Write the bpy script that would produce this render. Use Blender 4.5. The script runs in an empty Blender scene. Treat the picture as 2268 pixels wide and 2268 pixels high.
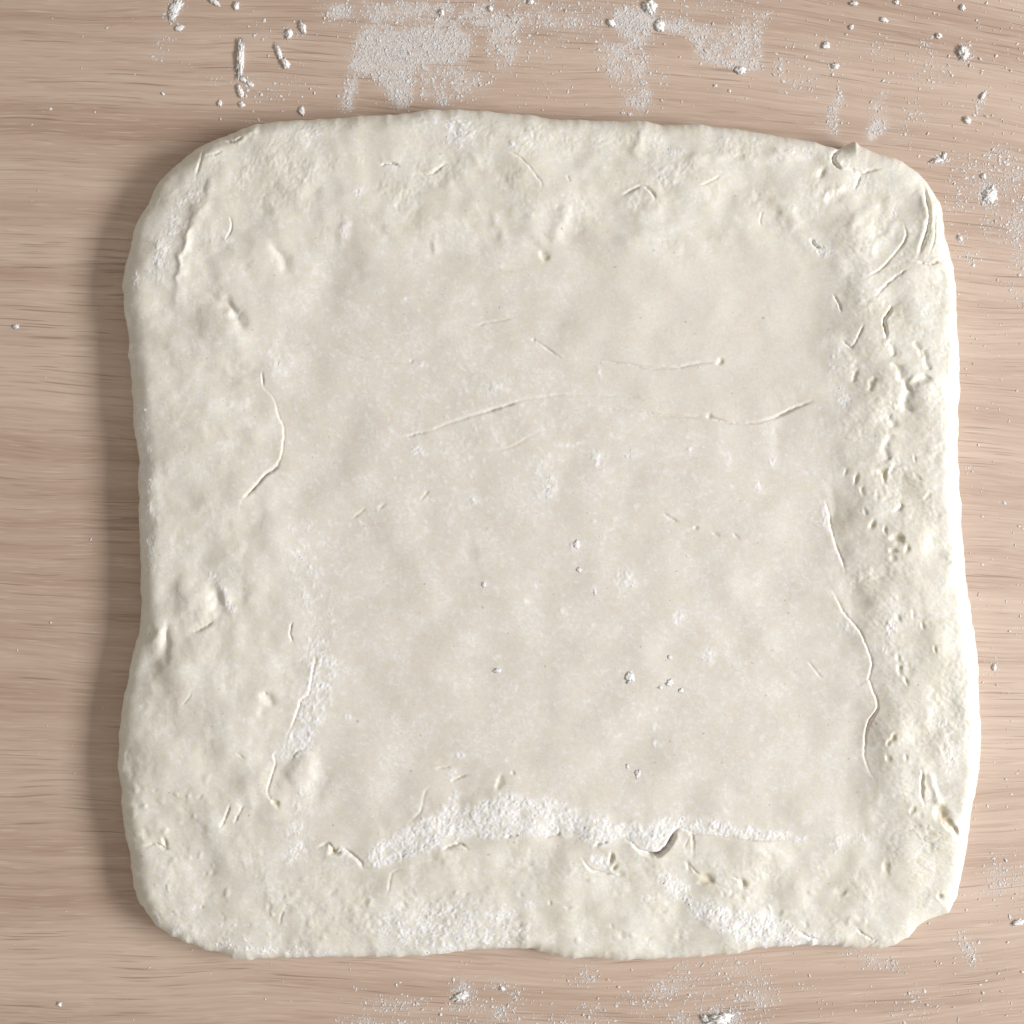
import bpy, math, random
import numpy as np
from math import radians, pi

random.seed(7)
SC = bpy.context.scene
COL = SC.collection

# ------------------------------------------------------------------ camera, light, exposure
S = 0.5 / 2268.0                # metres for one measured unit (about 0.22 mm)
CAM_H = 0.62
cam_d = bpy.data.cameras.new("camera")
cam = bpy.data.objects.new("camera", cam_d)
COL.objects.link(cam)
cam.location = (0, 0, CAM_H)
cam.rotation_euler = (0, 0, 0)
cam_d.sensor_fit = 'HORIZONTAL'
cam_d.angle = 2 * math.atan(0.25 / CAM_H)
cam_d.clip_start = 0.01
cam_d.clip_end = 50
SC.camera = cam

world = bpy.data.worlds.new("World")
SC.world = world
world.use_nodes = True
bg = world.node_tree.nodes["Background"]
bg.inputs[0].default_value = (1.0, 0.92, 0.81, 1)
bg.inputs[1].default_value = 0.42

def window_lamp():
    L = bpy.data.lights.new("window_light", 'AREA')
    L.shape = 'RECTANGLE'
    L.size = 1.5
    L.size_y = 0.52
    L.energy = 82.0
    L.color = (0.98, 0.985, 1.0)
    o = bpy.data.objects.new("window_light", L)
    COL.objects.link(o)
    o.location = (2.1, -0.22, 1.18)
    from mathutils import Vector
    d = Vector((0, 0, 0.01)) - o.location
    o.rotation_euler = d.to_track_quat('-Z', 'Y').to_euler()
window_lamp()

SC.view_settings.view_transform = 'Standard'
SC.view_settings.look = 'None'
SC.view_settings.exposure = 0.0
SC.view_settings.gamma = 1.0
SC.view_settings.use_curve_mapping = False
SC.cycles.use_denoising = True
SC.cycles.max_bounces = 8

# ------------------------------------------------------------------ small tools
TILE = {'TL': (0, 0), 'TC': (734, 0), 'TR': (1468, 0), 'ML': (0, 734), 'MC': (734, 734),
        'MR': (1468, 734), 'BL': (0, 1468), 'BC': (734, 1468), 'BR': (1468, 1468)}
TK = 800 / 1932.0
def T(t, *pts):
    ox, oy = TILE[t]
    return [(ox + x * TK, oy + y * TK) for x, y in pts]
def T1(t, x, y):
    return T(t, (x, y))[0]

G = 1.5                                   # raster cell
N = 1512
ii = (np.arange(N) + 0.5) * G
GX, GY = np.meshgrid(ii.astype(np.float32), ii.astype(np.float32))
fx = np.fft.fftfreq(N, d=G)[None, :]
fy = np.fft.fftfreq(N, d=G)[:, None]
FR = np.sqrt(fx * fx + fy * fy)

def band_noise(lo, hi, seed, ax=1.0, ay=1.0, rot=0.0):
    """unit-variance noise with wavelengths between lo and hi; ax, ay stretch it"""
    rng = np.random.default_rng(seed)
    w = np.fft.fft2(rng.standard_normal((N, N)))
    c, s = math.cos(rot), math.sin(rot)
    f = np.sqrt(((fx * c + fy * s) * ax) ** 2 + ((-fx * s + fy * c) * ay) ** 2) + 1e-9
    filt = np.exp(-(f * lo) ** 2 * 0.5) * (1 - np.exp(-(f * hi) ** 2 * 1.0)) / np.maximum(f, 1.0 / (4 * hi)) ** 0.6
    r = np.fft.ifft2(w * filt).real
    return ((r - r.mean()) / r.std()).astype(np.float32)

def blur(a, sig):
    return np.fft.ifft2(np.fft.fft2(a) * np.exp(-2 * (pi * FR * sig) ** 2)).real.astype(np.float32)

def sstep(a, b, x):
    t = np.clip((x - a) / (b - a), 0, 1)
    return t * t * (3 - 2 * t)

def poly_mask(pts):
    m = np.zeros((N, N), bool)
    n = len(pts)
    xs = [p[0] for p in pts]; ys = [p[1] for p in pts]
    x0 = max(0, int(min(xs) / G) - 1); x1 = min(N, int(max(xs) / G) + 2)
    y0 = max(0, int(min(ys) / G) - 1); y1 = min(N, int(max(ys) / G) + 2)
    X = GX[y0:y1, x0:x1]; Y = GY[y0:y1, x0:x1]
    mm = np.zeros(X.shape, bool)
    for i in range(n):
        (xa, ya), (xb, yb) = pts[i], pts[(i + 1) % n]
        if ya == yb:
            continue
        c = ((ya > Y) != (yb > Y)) & (X < (xb - xa) * (Y - ya) / (yb - ya) + xa)
        mm ^= c
    m[y0:y1, x0:x1] = mm
    return m.astype(np.float32)

def sample(a, x, y):
    u = np.clip(np.asarray(x) / G - 0.5, 0, N - 1.001)
    v = np.clip(np.asarray(y) / G - 0.5, 0, N - 1.001)
    i = u.astype(int); j = v.astype(int)
    fu = u - i; fv = v - j
    return (a[j, i] * (1 - fu) * (1 - fv) + a[j, i + 1] * fu * (1 - fv) +
            a[j + 1, i] * (1 - fu) * fv + a[j + 1, i + 1] * fu * fv)

def catmull(pts, per=6, closed=False):
    P = [np.array(p, float) for p in pts]
    n = len(P)
    if n < 3 and not closed:
        return np.array([P[0] * (1 - t) + P[-1] * t for t in np.linspace(0, 1, per + 1)])
    out = []
    m = n if closed else n - 1
    for i in range(m):
        if closed:
            p0, p1, p2, p3 = P[i - 1], P[i], P[(i + 1) % n], P[(i + 2) % n]
        else:
            p0, p1, p2, p3 = P[max(i - 1, 0)], P[i], P[i + 1], P[min(i + 2, n - 1)]
        for k in range(per):
            t = k / per
            out.append(0.5 * ((2 * p1) + (-p0 + p2) * t + (2 * p0 - 5 * p1 + 4 * p2 - p3) * t * t +
                              (-p0 + 3 * p1 - 3 * p2 + p3) * t ** 3))
    if not closed:
        out.append(P[-1])
    return np.array(out)

def line_field(pts, reach, per=4, jit=1.2, seed=0, wob=False):
    """distance, side and position along a smooth line, on the part of the raster within reach"""
    c = catmull(pts, per)
    rng = np.random.default_rng(seed + int(abs(pts[0][0] * 7 + pts[0][1] * 13)))
    c = c + rng.normal(0, jit, c.shape)
    x0 = max(0, int((c[:, 0].min() - reach) / G)); x1 = min(N, int((c[:, 0].max() + reach) / G) + 1)
    y0 = max(0, int((c[:, 1].min() - reach) / G)); y1 = min(N, int((c[:, 1].max() + reach) / G) + 1)
    if x1 <= x0 or y1 <= y0:
        return None
    sl = (slice(y0, y1), slice(x0, x1))
    X = (WXG if wob else GX)[sl]; Y = (WYG if wob else GY)[sl]
    best = np.full(X.shape, 1e9, np.float32); side = np.zeros(X.shape, np.float32); tt = np.zeros(X.shape, np.float32)
    L = np.r_[0, np.cumsum(np.hypot(*(c[1:] - c[:-1]).T))]
    for k in range(len(c) - 1):
        a, b = c[k], c[k + 1]
        dx, dy = b - a
        l2 = dx * dx + dy * dy + 1e-9
        t = np.clip(((X - a[0]) * dx + (Y - a[1]) * dy) / l2, 0, 1)
        ex = X - a[0] - t * dx; ey = Y - a[1] - t * dy
        d = np.sqrt(ex * ex + ey * ey)
        m = d < best
        best[m] = d[m]
        side[m] = np.sign(dx * (Y - a[1]) - dy * (X - a[0]))[m]   # +1: to the right of travel as drawn (y down)
        tt[m] = ((L[k] + t * math.sqrt(l2)) / L[-1])[m]
    return sl, best, side, tt

# ------------------------------------------------------------------ outline of the dough
OUT = [(278, 734), (273, 704), (269, 658), (265, 629), (271, 588), (282, 555), (290, 513), (306, 476), (323, 447), (344, 404),
       (373, 373), (414, 339), (455, 313), (497, 296), (555, 273), (613, 265), (704, 260), (760, 255), (817, 251), (891, 247),
       (933, 241), (982, 237), (1045, 239), (1098, 244), (1160, 248), (1210, 257), (1293, 261), (1355, 263), (1405, 263),
       (1438, 265), (1471, 271), (1505, 271), (1542, 270), (1592, 276), (1667, 286), (1737, 299), (1799, 308), (1828, 316), (1858, 325),
       (1872, 320), (1894, 309), (1909, 319), (1944, 335), (1981, 346), (2010, 362), (2044, 387), (2064, 414), (2085, 451), (2093, 497),
       (2095, 520), (2104, 555), (2116, 613), (2120, 683), (2124, 745), (2126, 796), (2128, 870), (2124, 908), (2124, 982),
       (2126, 1057), (2130, 1127), (2135, 1202), (2141, 1272), (2151, 1347), (2162, 1417), (2168, 1471), (2170, 1551), (2174, 1613),
       (2174, 1662), (2168, 1716), (2163, 1750), (2155, 1783), (2149, 1840), (2141, 1903), (2128, 1965), (2117, 2004), (2108, 2021), (2094, 2031),
       (2064, 2041), (2039, 2056), (2010, 2085), (1965, 2103), (1923, 2108), (1865, 2102), (1799, 2100), (1737, 2103), (1675, 2108),
       (1625, 2118), (1551, 2126), (1468, 2130), (1396, 2132), (1363, 2134), (1314, 2128), (1243, 2126), (1210, 2118), (1181, 2108),
       (1148, 2107), (1086, 2108), (1032, 2112), (966, 2120), (920, 2125), (858, 2125), (796, 2126), (734, 2127), (704, 2126),
       (621, 2128), (580, 2130), (551, 2133), (509, 2128), (484, 2116), (455, 2110), (406, 2093), (364, 2074), (331, 2043), (306, 2010),
       (292, 1977), (286, 1936), (281, 1894), (273, 1861), (265, 1799), (261, 1733), (256, 1691), (259, 1617), (269, 1551), (286, 1465),
       (296, 1421), (304, 1392), (308, 1343), (306, 1272), (304, 1189), (302, 1107), (301, 1040), (303, 1015), (296, 974), (290, 933),
       (288, 871), (281, 796)]
outline = catmull(OUT, 8, closed=True)
_L = np.r_[0, np.cumsum(np.hypot(*(np.roll(outline, -1, 0) - outline).T))]
PER = _L[-1]
def out_at(s):
    s = np.mod(s, PER)
    cl = np.vstack([outline, outline[:1]])
    return np.stack([np.interp(s, _L, cl[:, 0]), np.interp(s, _L, cl[:, 1])], -1)
_n = 4096                                   # small raggedness of the edge
_rng = np.random.default_rng(5)
def ring_noise(lo, hi):
    f = np.fft.rfftfreq(_n, d=PER / _n)
    r = np.fft.irfft(np.fft.rfft(_rng.standard_normal(_n)) * np.exp(-(f * lo) ** 2) * (1 - np.exp(-(f * hi) ** 2)), _n)
    return r / r.std()
_ragg = ring_noise(20, 90) * 0.7 + ring_noise(45, 260) * 1.3
def ragged(s):
    return np.interp(np.mod(s, PER), np.linspace(0, PER, _n), _ragg)
def out_ragged(s):
    p = out_at(s)
    t = out_at(s + 3) - out_at(s - 3)
    t /= np.linalg.norm(t, axis=-1, keepdims=True)
    nrm = np.stack([t[..., 1], -t[..., 0]], -1)       # outward (outline runs clockwise as drawn, y down)
    bottom = sstep(1950, 2080, p[..., 1])
    return p + nrm * (ragged(s) * (0.55 + 0.25 * bottom))[..., None], nrm

# distance to the outline, on a raster of its own
CG = 2.0
cn = 1134
cx = (np.arange(cn) + 0.5) * CG
CX, CY = np.meshgrid(cx.astype(np.float32), cx.astype(np.float32))
ol = out_ragged(np.linspace(0, PER, 2400, endpoint=False))[0].astype(np.float32)
DIST = np.full((cn, cn), 1e9, np.float32)
for k in range(0, len(ol), 1):
    a = ol[k]; b = ol[(k + 1) % len(ol)]
    x0 = max(0, int((min(a[0], b[0]) - 112) / CG)); x1 = min(cn, int((max(a[0], b[0]) + 112) / CG))
    y0 = max(0, int((min(a[1], b[1]) - 112) / CG)); y1 = min(cn, int((max(a[1], b[1]) + 112) / CG))
    X = CX[y0:y1, x0:x1]; Y = CY[y0:y1, x0:x1]
    dx, dy = b - a
    t = np.clip(((X - a[0]) * dx + (Y - a[1]) * dy) / (dx * dx + dy * dy), 0, 1)
    d = (X - a[0] - t * dx) ** 2 + (Y - a[1] - t * dy) ** 2
    D_ = DIST[y0:y1, x0:x1]
    np.minimum(D_, d, out=D_)
DIST = np.sqrt(DIST)
DIST = np.minimum(DIST, 108)
INSIDE = poly_mask([tuple(p) for p in out_at(np.linspace(0, PER, 760, endpoint=False))])
def dist_at(x, y):
    u = np.clip(np.asarray(x) / CG - 0.5, 0, cn - 1.001); v = np.clip(np.asarray(y) / CG - 0.5, 0, cn - 1.001)
    i = u.astype(int); j = v.astype(int); fu = u - i; fv = v - j
    return (DIST[j, i] * (1 - fu) * (1 - fv) + DIST[j, i + 1] * fu * (1 - fv) + DIST[j + 1, i] * (1 - fu) * fv + DIST[j + 1, i + 1] * fu * fv)

# ------------------------------------------------------------------ relief of the dough
WXG = GX + 0.32 * band_noise(12, 30, 71) + 2.2 * band_noise(40, 110, 72)     # wobbly coordinates keep folds and pits from looking drawn
WYG = GY + 0.32 * band_noise(12, 30, 73) + 2.2 * band_noise(40, 110, 74)
H = np.zeros((N, N), np.float32)
FL = np.zeros((N, N), np.float32)          # flour lying on it

def crease(pts, depth=4, width=3, step=0, reach=45, high=1, per=4, jit=1.0, taper=0.15, low=0.0):
    """a fold line: a groove, and the ground on its high side lifted like the lip of a flap"""
    if depth < 4.5: width *= 0.86; depth *= 0.85
    else: depth *= 1.25; width *= 0.95
    if abs(pts[-1][0] - pts[0][0]) > 1.4 * abs(pts[-1][1] - pts[0][1]): depth *= 2.4; width *= 1.12
    else: width *= 0.9; depth *= 1.7; step *= 0.62
    step *= 0.62; reach *= 1.3; taper = max(taper * 2, 0.2)
    r = line_field(pts, max(reach * 3, 20), 6, 0.45)
    if r is None: return
    sl, d, sd, t = r
    tp = np.clip(np.minimum(t, 1 - t) / taper, 0, 1); tp = tp * tp * (3 - 2 * tp)
    ph = pts[0][0] * 0.7
    tp = tp * (0.78 + 0.20 * np.sin(t * 13 + ph) + 0.12 * np.sin(t * 37 + 2 * ph))
    e = np.clip(1 - np.maximum(d - reach * 2, 0) / reach, 0, 1)
    g = -depth * np.exp(-(d / width) ** 2)
    hi = (sd == high)
    st = np.where(hi, step * np.exp(-0.6 * d / reach - 0.7 * (d / reach) ** 2), -low * np.exp(-(d / (reach * 0.6)) ** 2))
    H[sl] += ((g + st * e) * tp).astype(np.float32)

def bump(x, y, rx, ry, h, rot=0.0, p=1.0):
    R = 3.2 * max(rx, ry)
    x0 = max(0, int((x - R) / G)); x1 = min(N, int((x + R) / G) + 1)
    y0 = max(0, int((y - R) / G)); y1 = min(N, int((y + R) / G) + 1)
    X = WXG[y0:y1, x0:x1] - x; Y = WYG[y0:y1, x0:x1] - y
    c, s = math.cos(radians(rot)), math.sin(radians(rot))
    u = (X * c + Y * s) / rx; v = (-X * s + Y * c) / ry
    H[y0:y1, x0:x1] += h * np.exp(-(u * u + v * v) ** p)

PITS = []
def pit(x, y, rx, ry, depth, rot=0.0):
    PITS.append((x, y, rx, ry, depth, rot))
    depth *= 0.8
    bump(x, y, rx, ry, -depth, rot, 1.3)
    bump(x, y, rx * 2.2, ry * 2.2, depth * 0.16, rot)

def ridge(pts, h, width, per=4, taper=0.2, jit=1.5):
    r = line_field(pts, width * 3, per, jit, 0, True)
    if r is None: return
    sl, d, sd, t = r
    tp = np.clip(np.minimum(t, 1 - t) / taper, 0, 1); tp = tp * tp * (3 - 2 * tp)
    H[sl] += h * np.exp(-(d / width) ** 2) * tp

def soft_step(pts, h, width, reach, high=1, per=4):
    r = line_field(pts, reach * 2.5, per, 0.5)
    sl, d, sd, t = r
    tp = np.clip(np.minimum(t, 1 - t) / 0.25, 0, 1); tp = tp * tp * (3 - 2 * tp)
    sg = d * np.where(sd == high, 1, -1)
    H[sl] += h * tp * sstep(-width, width, sg) * np.exp(-(np.maximum(sg, 0) / reach) ** 2)

# masks of the rolled middle and the rougher margins
rolled = blur(poly_mask([(600, 540), (900, 575), (1290, 560), (1560, 575), (1700, 560), (1840, 590), (1830, 900), (1825, 1100),
                         (1880, 1380), (1915, 1690), (1900, 1830), (1480, 1815), (1240, 1760), (1050, 1740), (860, 1830), (700, 1880), (640, 1720),
                         (690, 1480), (640, 1300), (600, 1100), (640, 900), (600, 700)]), 38)
rough = np.clip(1 - rolled, 0, 1)
rr_line = [(1850, 480), (1880, 640), (1850, 800), (1850, 1000), (1840, 1140), (1860, 1300), (1925, 1460), (1925, 1680), (1960, 1830), (1960, 2000),
           (2230, 2000), (2230, 480)]
rrim = blur(poly_mask(rr_line), 25)
topm = sstep(640, 330, GY)
botm = sstep(1800, 1930, GY)
leftm = sstep(640, 420, GX)

H += (1.1 + 1.0 * rough) * band_noise(160, 420, 11) + (0.11 + 0.55 * rough) * band_noise(70, 150, 12)
patchy = np.clip(0.55 + 0.55 * band_noise(90, 260, 9), 0.05, 1.8)
H += rough * 0.25 * patchy * band_noise(34, 80, 13) + 0.02 * band_noise(34, 80, 14)
H += (rough * 0.055 * patchy + 0.012) * band_noise(13, 30, 15) + (0.012 + 0.012 * rough * patchy) * band_noise(5, 12, 16)
n_r = band_noise(16, 44, 17, ax=1.0, ay=0.6, rot=0.2)
n_r2 = band_noise(9, 22, 18, ax=1.0, ay=0.55, rot=0.25)
H += rrim * (0.26 * n_r - 0.5 * np.maximum(n_r2 - 1.5, 0) + 0.02 * n_r2) * (0.4 + 0.6 * patchy)
n_t = band_noise(15, 40, 19, ax=0.6, ay=1.0, rot=0.4)
H += topm * patchy * (0.18 * n_t + 0.02 * band_noise(8, 18, 20))
H += botm * patchy * (0.15 * band_noise(15, 36, 21) + 0.04 * band_noise(7, 16, 22))
del n_t, n_r

# ----- folds along the left flap
crease(T('ML', (1415, 215), (1418, 300), (1470, 360), (1500, 460), (1525, 520), (1520, 620), (1500, 700), (1430, 770), (1370, 840), (1310, 900), (1280, 1000)),
       depth=1.6, width=2.4, step=5.0, reach=44, high=1, low=0.5)
crease(T('ML', (1505, 680), (1490, 730), (1430, 770), (1370, 840), (1310, 900)), depth=5, width=2.6, step=1.6, reach=25, high=1)
crease(T('ML', (1412, 220), (1420, 300)), depth=3.5, width=2.4, step=1.2, high=1)
crease(T('ML', (1575, 1540), (1560, 1610), (1580, 1665)), depth=3, width=2.2, step=1.6, reach=25, high=1)
crease(T('ML', (1645, 1690), (1690, 1740), (1682, 1800), (1670, 1870), (1655, 1940)) + T('BL', (1622, 190), (1600, 250), (1560, 350), (1520, 430)),
       depth=2.6, width=2.4, step=6.5, reach=48, high=1, low=0.8)
crease(T('BL', (1500, 455), (1475, 480), (1482, 530), (1462, 600), (1445, 690), (1500, 760)), depth=2.6, width=2.4, step=2.2, reach=26, high=1)
pit(*T1('BL', 1490, 742), 5, 8, 7, -30)
bump(*T1('BL', 1625, 560), 26, 44, 7.0, 24, 1.4)
crease(T('BL', (1560, 520), (1600, 465), (1660, 455), (1700, 480)), depth=1.6, width=2, step=1.5, reach=22, high=1)
bump(*T1('BL', 1720, 640), 20, 42, -4.0, 20)
bump(*T1('ML', 1050, 1420), 42, 50, 11.0, -20, 1.2)
bump(*T1('ML', 1170, 1430), 17, 36, -9.0, -15)
bump(*T1('ML', 1110, 1555), 28, 11, -5.5, -30)
ridge(T('ML', (1170, 1350), (1230, 1420), (1250, 1470)), 2.6, 9)
bump(*T1('ML', 860, 1640), 17, 36, 7.0, 15)
bump(*T1('ML', 905, 1640), 10, 28, -8.0, 12)
bump(*T1('ML', 830, 1760), 26, 34, -5.5, 20)
bump(*T1('ML', 1000, 1790), 64, 54, 6.0, -30)
crease(T('ML', (1030, 1600), (1085, 1590), (1160, 1540)), depth=2.2, width=3, step=1.6, reach=18, high=0 - 1)
# dents at upper left
bump(*T1('TL', 1420, 1350), 46, 58, 7.0, -25, 1.2)
bump(*T1('TL', 1515, 1385), 12, 32, -7.0, -28)
bump(*T1('TL', 1240, 1660), 32, 14, -10.0, 42)
bump(*T1('TL', 1285, 1720), 22, 10, -5.5, 45)
bump(*T1('TL', 1180, 1755), 50, 38, 6.0, 20)
bump(*T1('TL', 1780, 1480), 60, 40, -5.0, -30)
ridge([(1850, 620), (1880, 800), (1880, 1000), (1875, 1200), (1930, 1450), (1955, 1650)], -4.5, 42)
bump(430, 930, 110, 150, 5.0, -10)
bump(470, 1560, 120, 120, 6.0, 0)
bump(700, 700, 60, 50, -3.5, 0)
ridge(T('TL', (950, 1680), (965, 1560), (985, 1450), (1010, 1310), (1045, 1210), (1090, 1130), (1160, 1040)), 3.6, 13)
ridge(T('TL', (960, 1560), (985, 1450), (1010, 1300), (1050, 1200)), 2.4, 6)
bump(*T1('TL', 1310, 735), 26, 14, 6.5, -25, 1.4)
bump(*T1('TL', 1350, 715), 10, 8, 2.5, 0, 1.4)
crease(T('TL', (1210, 765), (1265, 772), (1320, 745)), depth=4, width=3, step=2, reach=14, high=-1)
crease(T('TL', (1105, 800), (1092, 860), (1070, 930), (1050, 970)), depth=2.8, width=4, step=1.8, reach=20, high=1)
bump(*T1('TL', 1150, 830), 22, 14, 3.2, -20, 1.4)
crease(T('TL', (1110, 850), (1160, 845), (1210, 825)), depth=2, width=2.5, step=1.2, reach=14, high=-1)
bump(*T1('TL', 1140, 1010), 12, 22, 3.0, 10, 1.4)
crease(T('TL', (1238, 1160), (1252, 1230), (1210, 1310)), depth=2.6, width=2.4, step=1.8, reach=12, high=1)
bump(*T1('TL', 1690, 1030), 18, 22, -3.6, 30)
bump(*T1('TL', 1840, 1240), 14, 22, 2.6, 0)
# top margin
crease(T('TC', (265, 902), (300, 890), (340, 890), (378, 908)), depth=3.6, width=2.4, step=2.4, reach=16, high=-1)
crease(T('TC', (465, 938), (540, 942), (600, 900), (635, 878)), depth=2.8, width=2.4, step=2.4, reach=22, high=-1)
crease(T('TC', (905, 845), (945, 835), (990, 850), (1050, 900), (1095, 960), (1122, 1000), (1110, 1050)), depth=2.2, width=2.2, step=1.6, reach=20, high=1)
crease(T('TC', (1540, 1065), (1600, 1035), (1660, 1010), (1720, 1060), (1708, 1110)), depth=3.6, width=2.8, step=2.8, reach=22, high=1)
pit(*T1('TC', 1140, 1380), 8, 12, 6, -15)
bump(*T1('TC', 1090, 1330), 36, 12, -2.6, 35)
ridge(T('TC', (1165, 1300), (1215, 1210), (1265, 1110)), 3.4, 14)
bump(*T1('TC', 600, 960), 12, 26, -2.0, 20)
soft_step(T('TC', (1560, 1100), (1520, 1230), (1450, 1390), (1370, 1550), (1310, 1720), (1285, 1932)), 8.0, 52, 190, high=-1)
crease(T('TC', (1255, 950), (1275, 990)), depth=2, width=2.5)
for x, y in ((1620, 820), (1650, 660), (1700, 640), (880, 1200), (250, 1230), (920, 1270), (560, 1330), (780, 870)):
    bump(*T1('TC', x, y), 9 + (x % 7), 16, (-1) ** (x // 10) * 2.6, x % 60 - 30)
ridge(T('TC', (1640, 640), (1655, 720), (1640, 830)), 3.0, 12)
# scratches and rolling lines in the middle
crease(T('TC', (740, 1758), (830, 1732), (900, 1720), (1000, 1700)), depth=1.6, width=2, step=0.8, reach=16, high=-1)
crease(T('MC', (0, 100), (200, 155), (410, 170), (440, 155), (540, 175)), depth=1.4, width=2, step=0.7, reach=18, high=-1)
crease(T('MC', (1070, 45), (1110, 65), (1200, 130), (1245, 155)), depth=1.5, width=2, step=0.8, reach=18, high=-1)
pit(*T1('MC', 1080, 48), 3.5, 3.5, 4)
crease(T('MC', (1360, 143), (1500, 170), (1600, 185), (1720, 200), (1850, 195)) + T('MR', (150, 180), (310, 163)),
       depth=2.8, width=2.2, step=2.6, reach=34, high=-1, taper=0.08)
pit(*T1('MR', 300, 166), 7, 5, 5)
crease(T('MC', (390, 565), (510, 540), (640, 490), (800, 440), (920, 405), (1030, 370), (1130, 355), (1250, 340), (1430, 345), (1600, 355), (1750, 375), (1850, 385))
       + T('MR', (150, 412), (235, 450)), depth=1.7, width=2.1, step=1.5, reach=26, high=-1, taper=0.06)
crease(T('MC', (380, 567), (450, 552), (520, 537)), depth=2.6, width=2.1, step=0.5, high=-1)
crease(T('MC', (800, 442), (900, 412), (1000, 380)), depth=2.4, width=2.1, step=0.5, high=-1)
crease(T('MC', (1230, 430), (1400, 405), (1500, 415), (1640, 435), (1740, 450)) + T('MR', (60, 455), (130, 458), (240, 460), (330, 487), (420, 493), (500, 488), (600, 460), (700, 410), (805, 373)),
       depth=2.0, width=2.2, step=2.4, reach=34, high=-1, taper=0.06)
crease(T('MR', (230, 455), (330, 487), (420, 493)), depth=2.2, width=2.2, step=0.8, high=-1)
crease(T('MR', (560, 475), (640, 442), (720, 405), (805, 372)), depth=3.0, width=2.6, step=1.5, high=-1)
pit(*T1('MR', 235, 452), 6, 5, 4)
crease(T('MC', (790, 625), (930, 630), (1050, 570), (1160, 510)), depth=0.9, width=2.2, step=1.2, reach=26, high=-1)
crease(T('MC', (105, 1008), (150, 975), (195, 938)), depth=2.4, width=2.1, step=0.8, reach=14, high=-1)
crease(T('MC', (250, 950), (300, 920)), depth=1.6, width=2.1)
crease(T('MC', (480, 900), (530, 845)), depth=2.0, width=2.4)
crease(T('MC', (1760, 968), (1850, 1020)) + T('MR', (70, 1020),), depth=1.7, width=2.2, step=0.6, reach=14, high=-1)
crease(T('MR', (255, 1075), (300, 1097)), depth=1.5, width=2.2)
crease(T('MR', (365, 1080), (405, 1106)), depth=1.5, width=2.2)
crease(T('MR', (760, 1750), (850, 1860)), depth=1.4, width=2.4, step=0.6, reach=12, high=1)
pit(*T1('MR', 165, 1055), 5, 4, 4)
bump(*T1('MC', 740, 1180), 14, 22, -1.6)
bump(*T1('MR', 610, 580), 16, 45, -1.5)
# groove along the right margin
crease(T('MR', (850, 880), (880, 980), (892, 1060), (920, 1160), (945, 1220), (962, 1315)), depth=2.6, width=3, step=2.8, reach=30, high=1, low=2.0)
crease(T('MR', (875, 1345), (920, 1430), (950, 1490), (990, 1540), (1040, 1600), (1080, 1700), (1102, 1770), (1085, 1850)) +
       T('BR', (1090, 90), (1132, 220), (1090, 300), (1070, 370), (1065, 480), (1085, 560), (1130, 640)), depth=2.4, width=3, step=2.6, reach=30, high=1, low=1.6, taper=0.08)
crease(T('BR', (1140, 215), (1095, 300), (1070, 370)), depth=3.6, width=3, step=2.5, reach=30, high=-1)
bump(*T1('MR', 905, 1000), 14, 70, -2.6, -8)
bump(*T1('MR', 1020, 1400), 30, 60, -2.2, -20)
ridge(T('MR', (1000, 1120), (1040, 1300), (1080, 1430), (1130, 1520)), 3, 26)
# corner top right
crease(T('TR', (975, 780), (930, 815), (898, 855), (905, 892), (945, 928)), depth=7, width=3.6, step=4.5, reach=34, high=-1)
crease(T('TR', (940, 925), (1000, 925), (1050, 938), (1100, 925), (1170, 910)), depth=2.6, width=3, step=1.5, reach=16, high=-1)
crease(T('TR', (1042, 948), (1030, 985), (1005, 1035)), depth=3, width=3.4, step=1.8, reach=18, high=1)
bump(*T1('TR', 828, 950), 7, 13, -4.5, 25)
bump(*T1('TR', 900, 1075), 24, 10, -3.6, -30)
ridge(T('TR', (830, 1130), (870, 1050), (960, 1010)), 2.4, 9)
crease(T('TR', (778, 1283), (800, 1320), (832, 1342)), depth=5, width=3, step=2, reach=14, high=1)
crease(T('TR', (1325, 985), (1375, 995), (1392, 1050), (1402, 1150), (1390, 1250), (1352, 1350), (1328, 1410)), depth=5.5, width=4.5, step=3.2, reach=30, high=1, low=1.0)
ridge(T('TR', (1330, 1010), (1365, 1060), (1375, 1150), (1365, 1250), (1320, 1370)), 2.6, 8)
crease(T('TR', (1440, 1110), (1432, 1230), (1420, 1320), (1385, 1390)), depth=2.2, width=3.2, step=1.5, reach=16, high=1)
crease(T('TR', (1262, 1190), (1275, 1290), (1220, 1370), (1150, 1450), (1060, 1500), (1045, 1530)), depth=2.6, width=3, step=2.0, reach=22, high=1)
crease(T('TR', (1330, 1412), (1400, 1425), (1475, 1408)), depth=3.2, width=2.8, step=1.8, reach=18, high=-1)
crease(T('TR', (1310, 1440), (1250, 1475), (1170, 1540), (1100, 1620)), depth=2.6, width=3, step=2.4, reach=24, high=1)
crease(T('TR', (525, 1135), (512, 1180), (516, 1225)), depth=1.6, width=2.2, step=1.0, reach=14, high=1)
crease(T('TR', (180, 1012), (230, 995), (285, 965), (300, 940)), depth=1.4, width=2.2, step=1.2, reach=16, high=-1)
crease(T('TR', (895, 1575), (932, 1640), (940, 1690)), depth=3, width=2.6, step=1.6, reach=16, high=1)
crease(T('TR', (935, 1815), (970, 1850), (1005, 1855), (1060, 1725)), depth=2.6, width=2.8, step=1.8, reach=16, high=-1)
crease(T('TR', (1200, 1635), (1190, 1680), (1160, 1725), (1172, 1800), (1158, 1835)), depth=6, width=3.4, step=2, reach=20, high=1)
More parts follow.
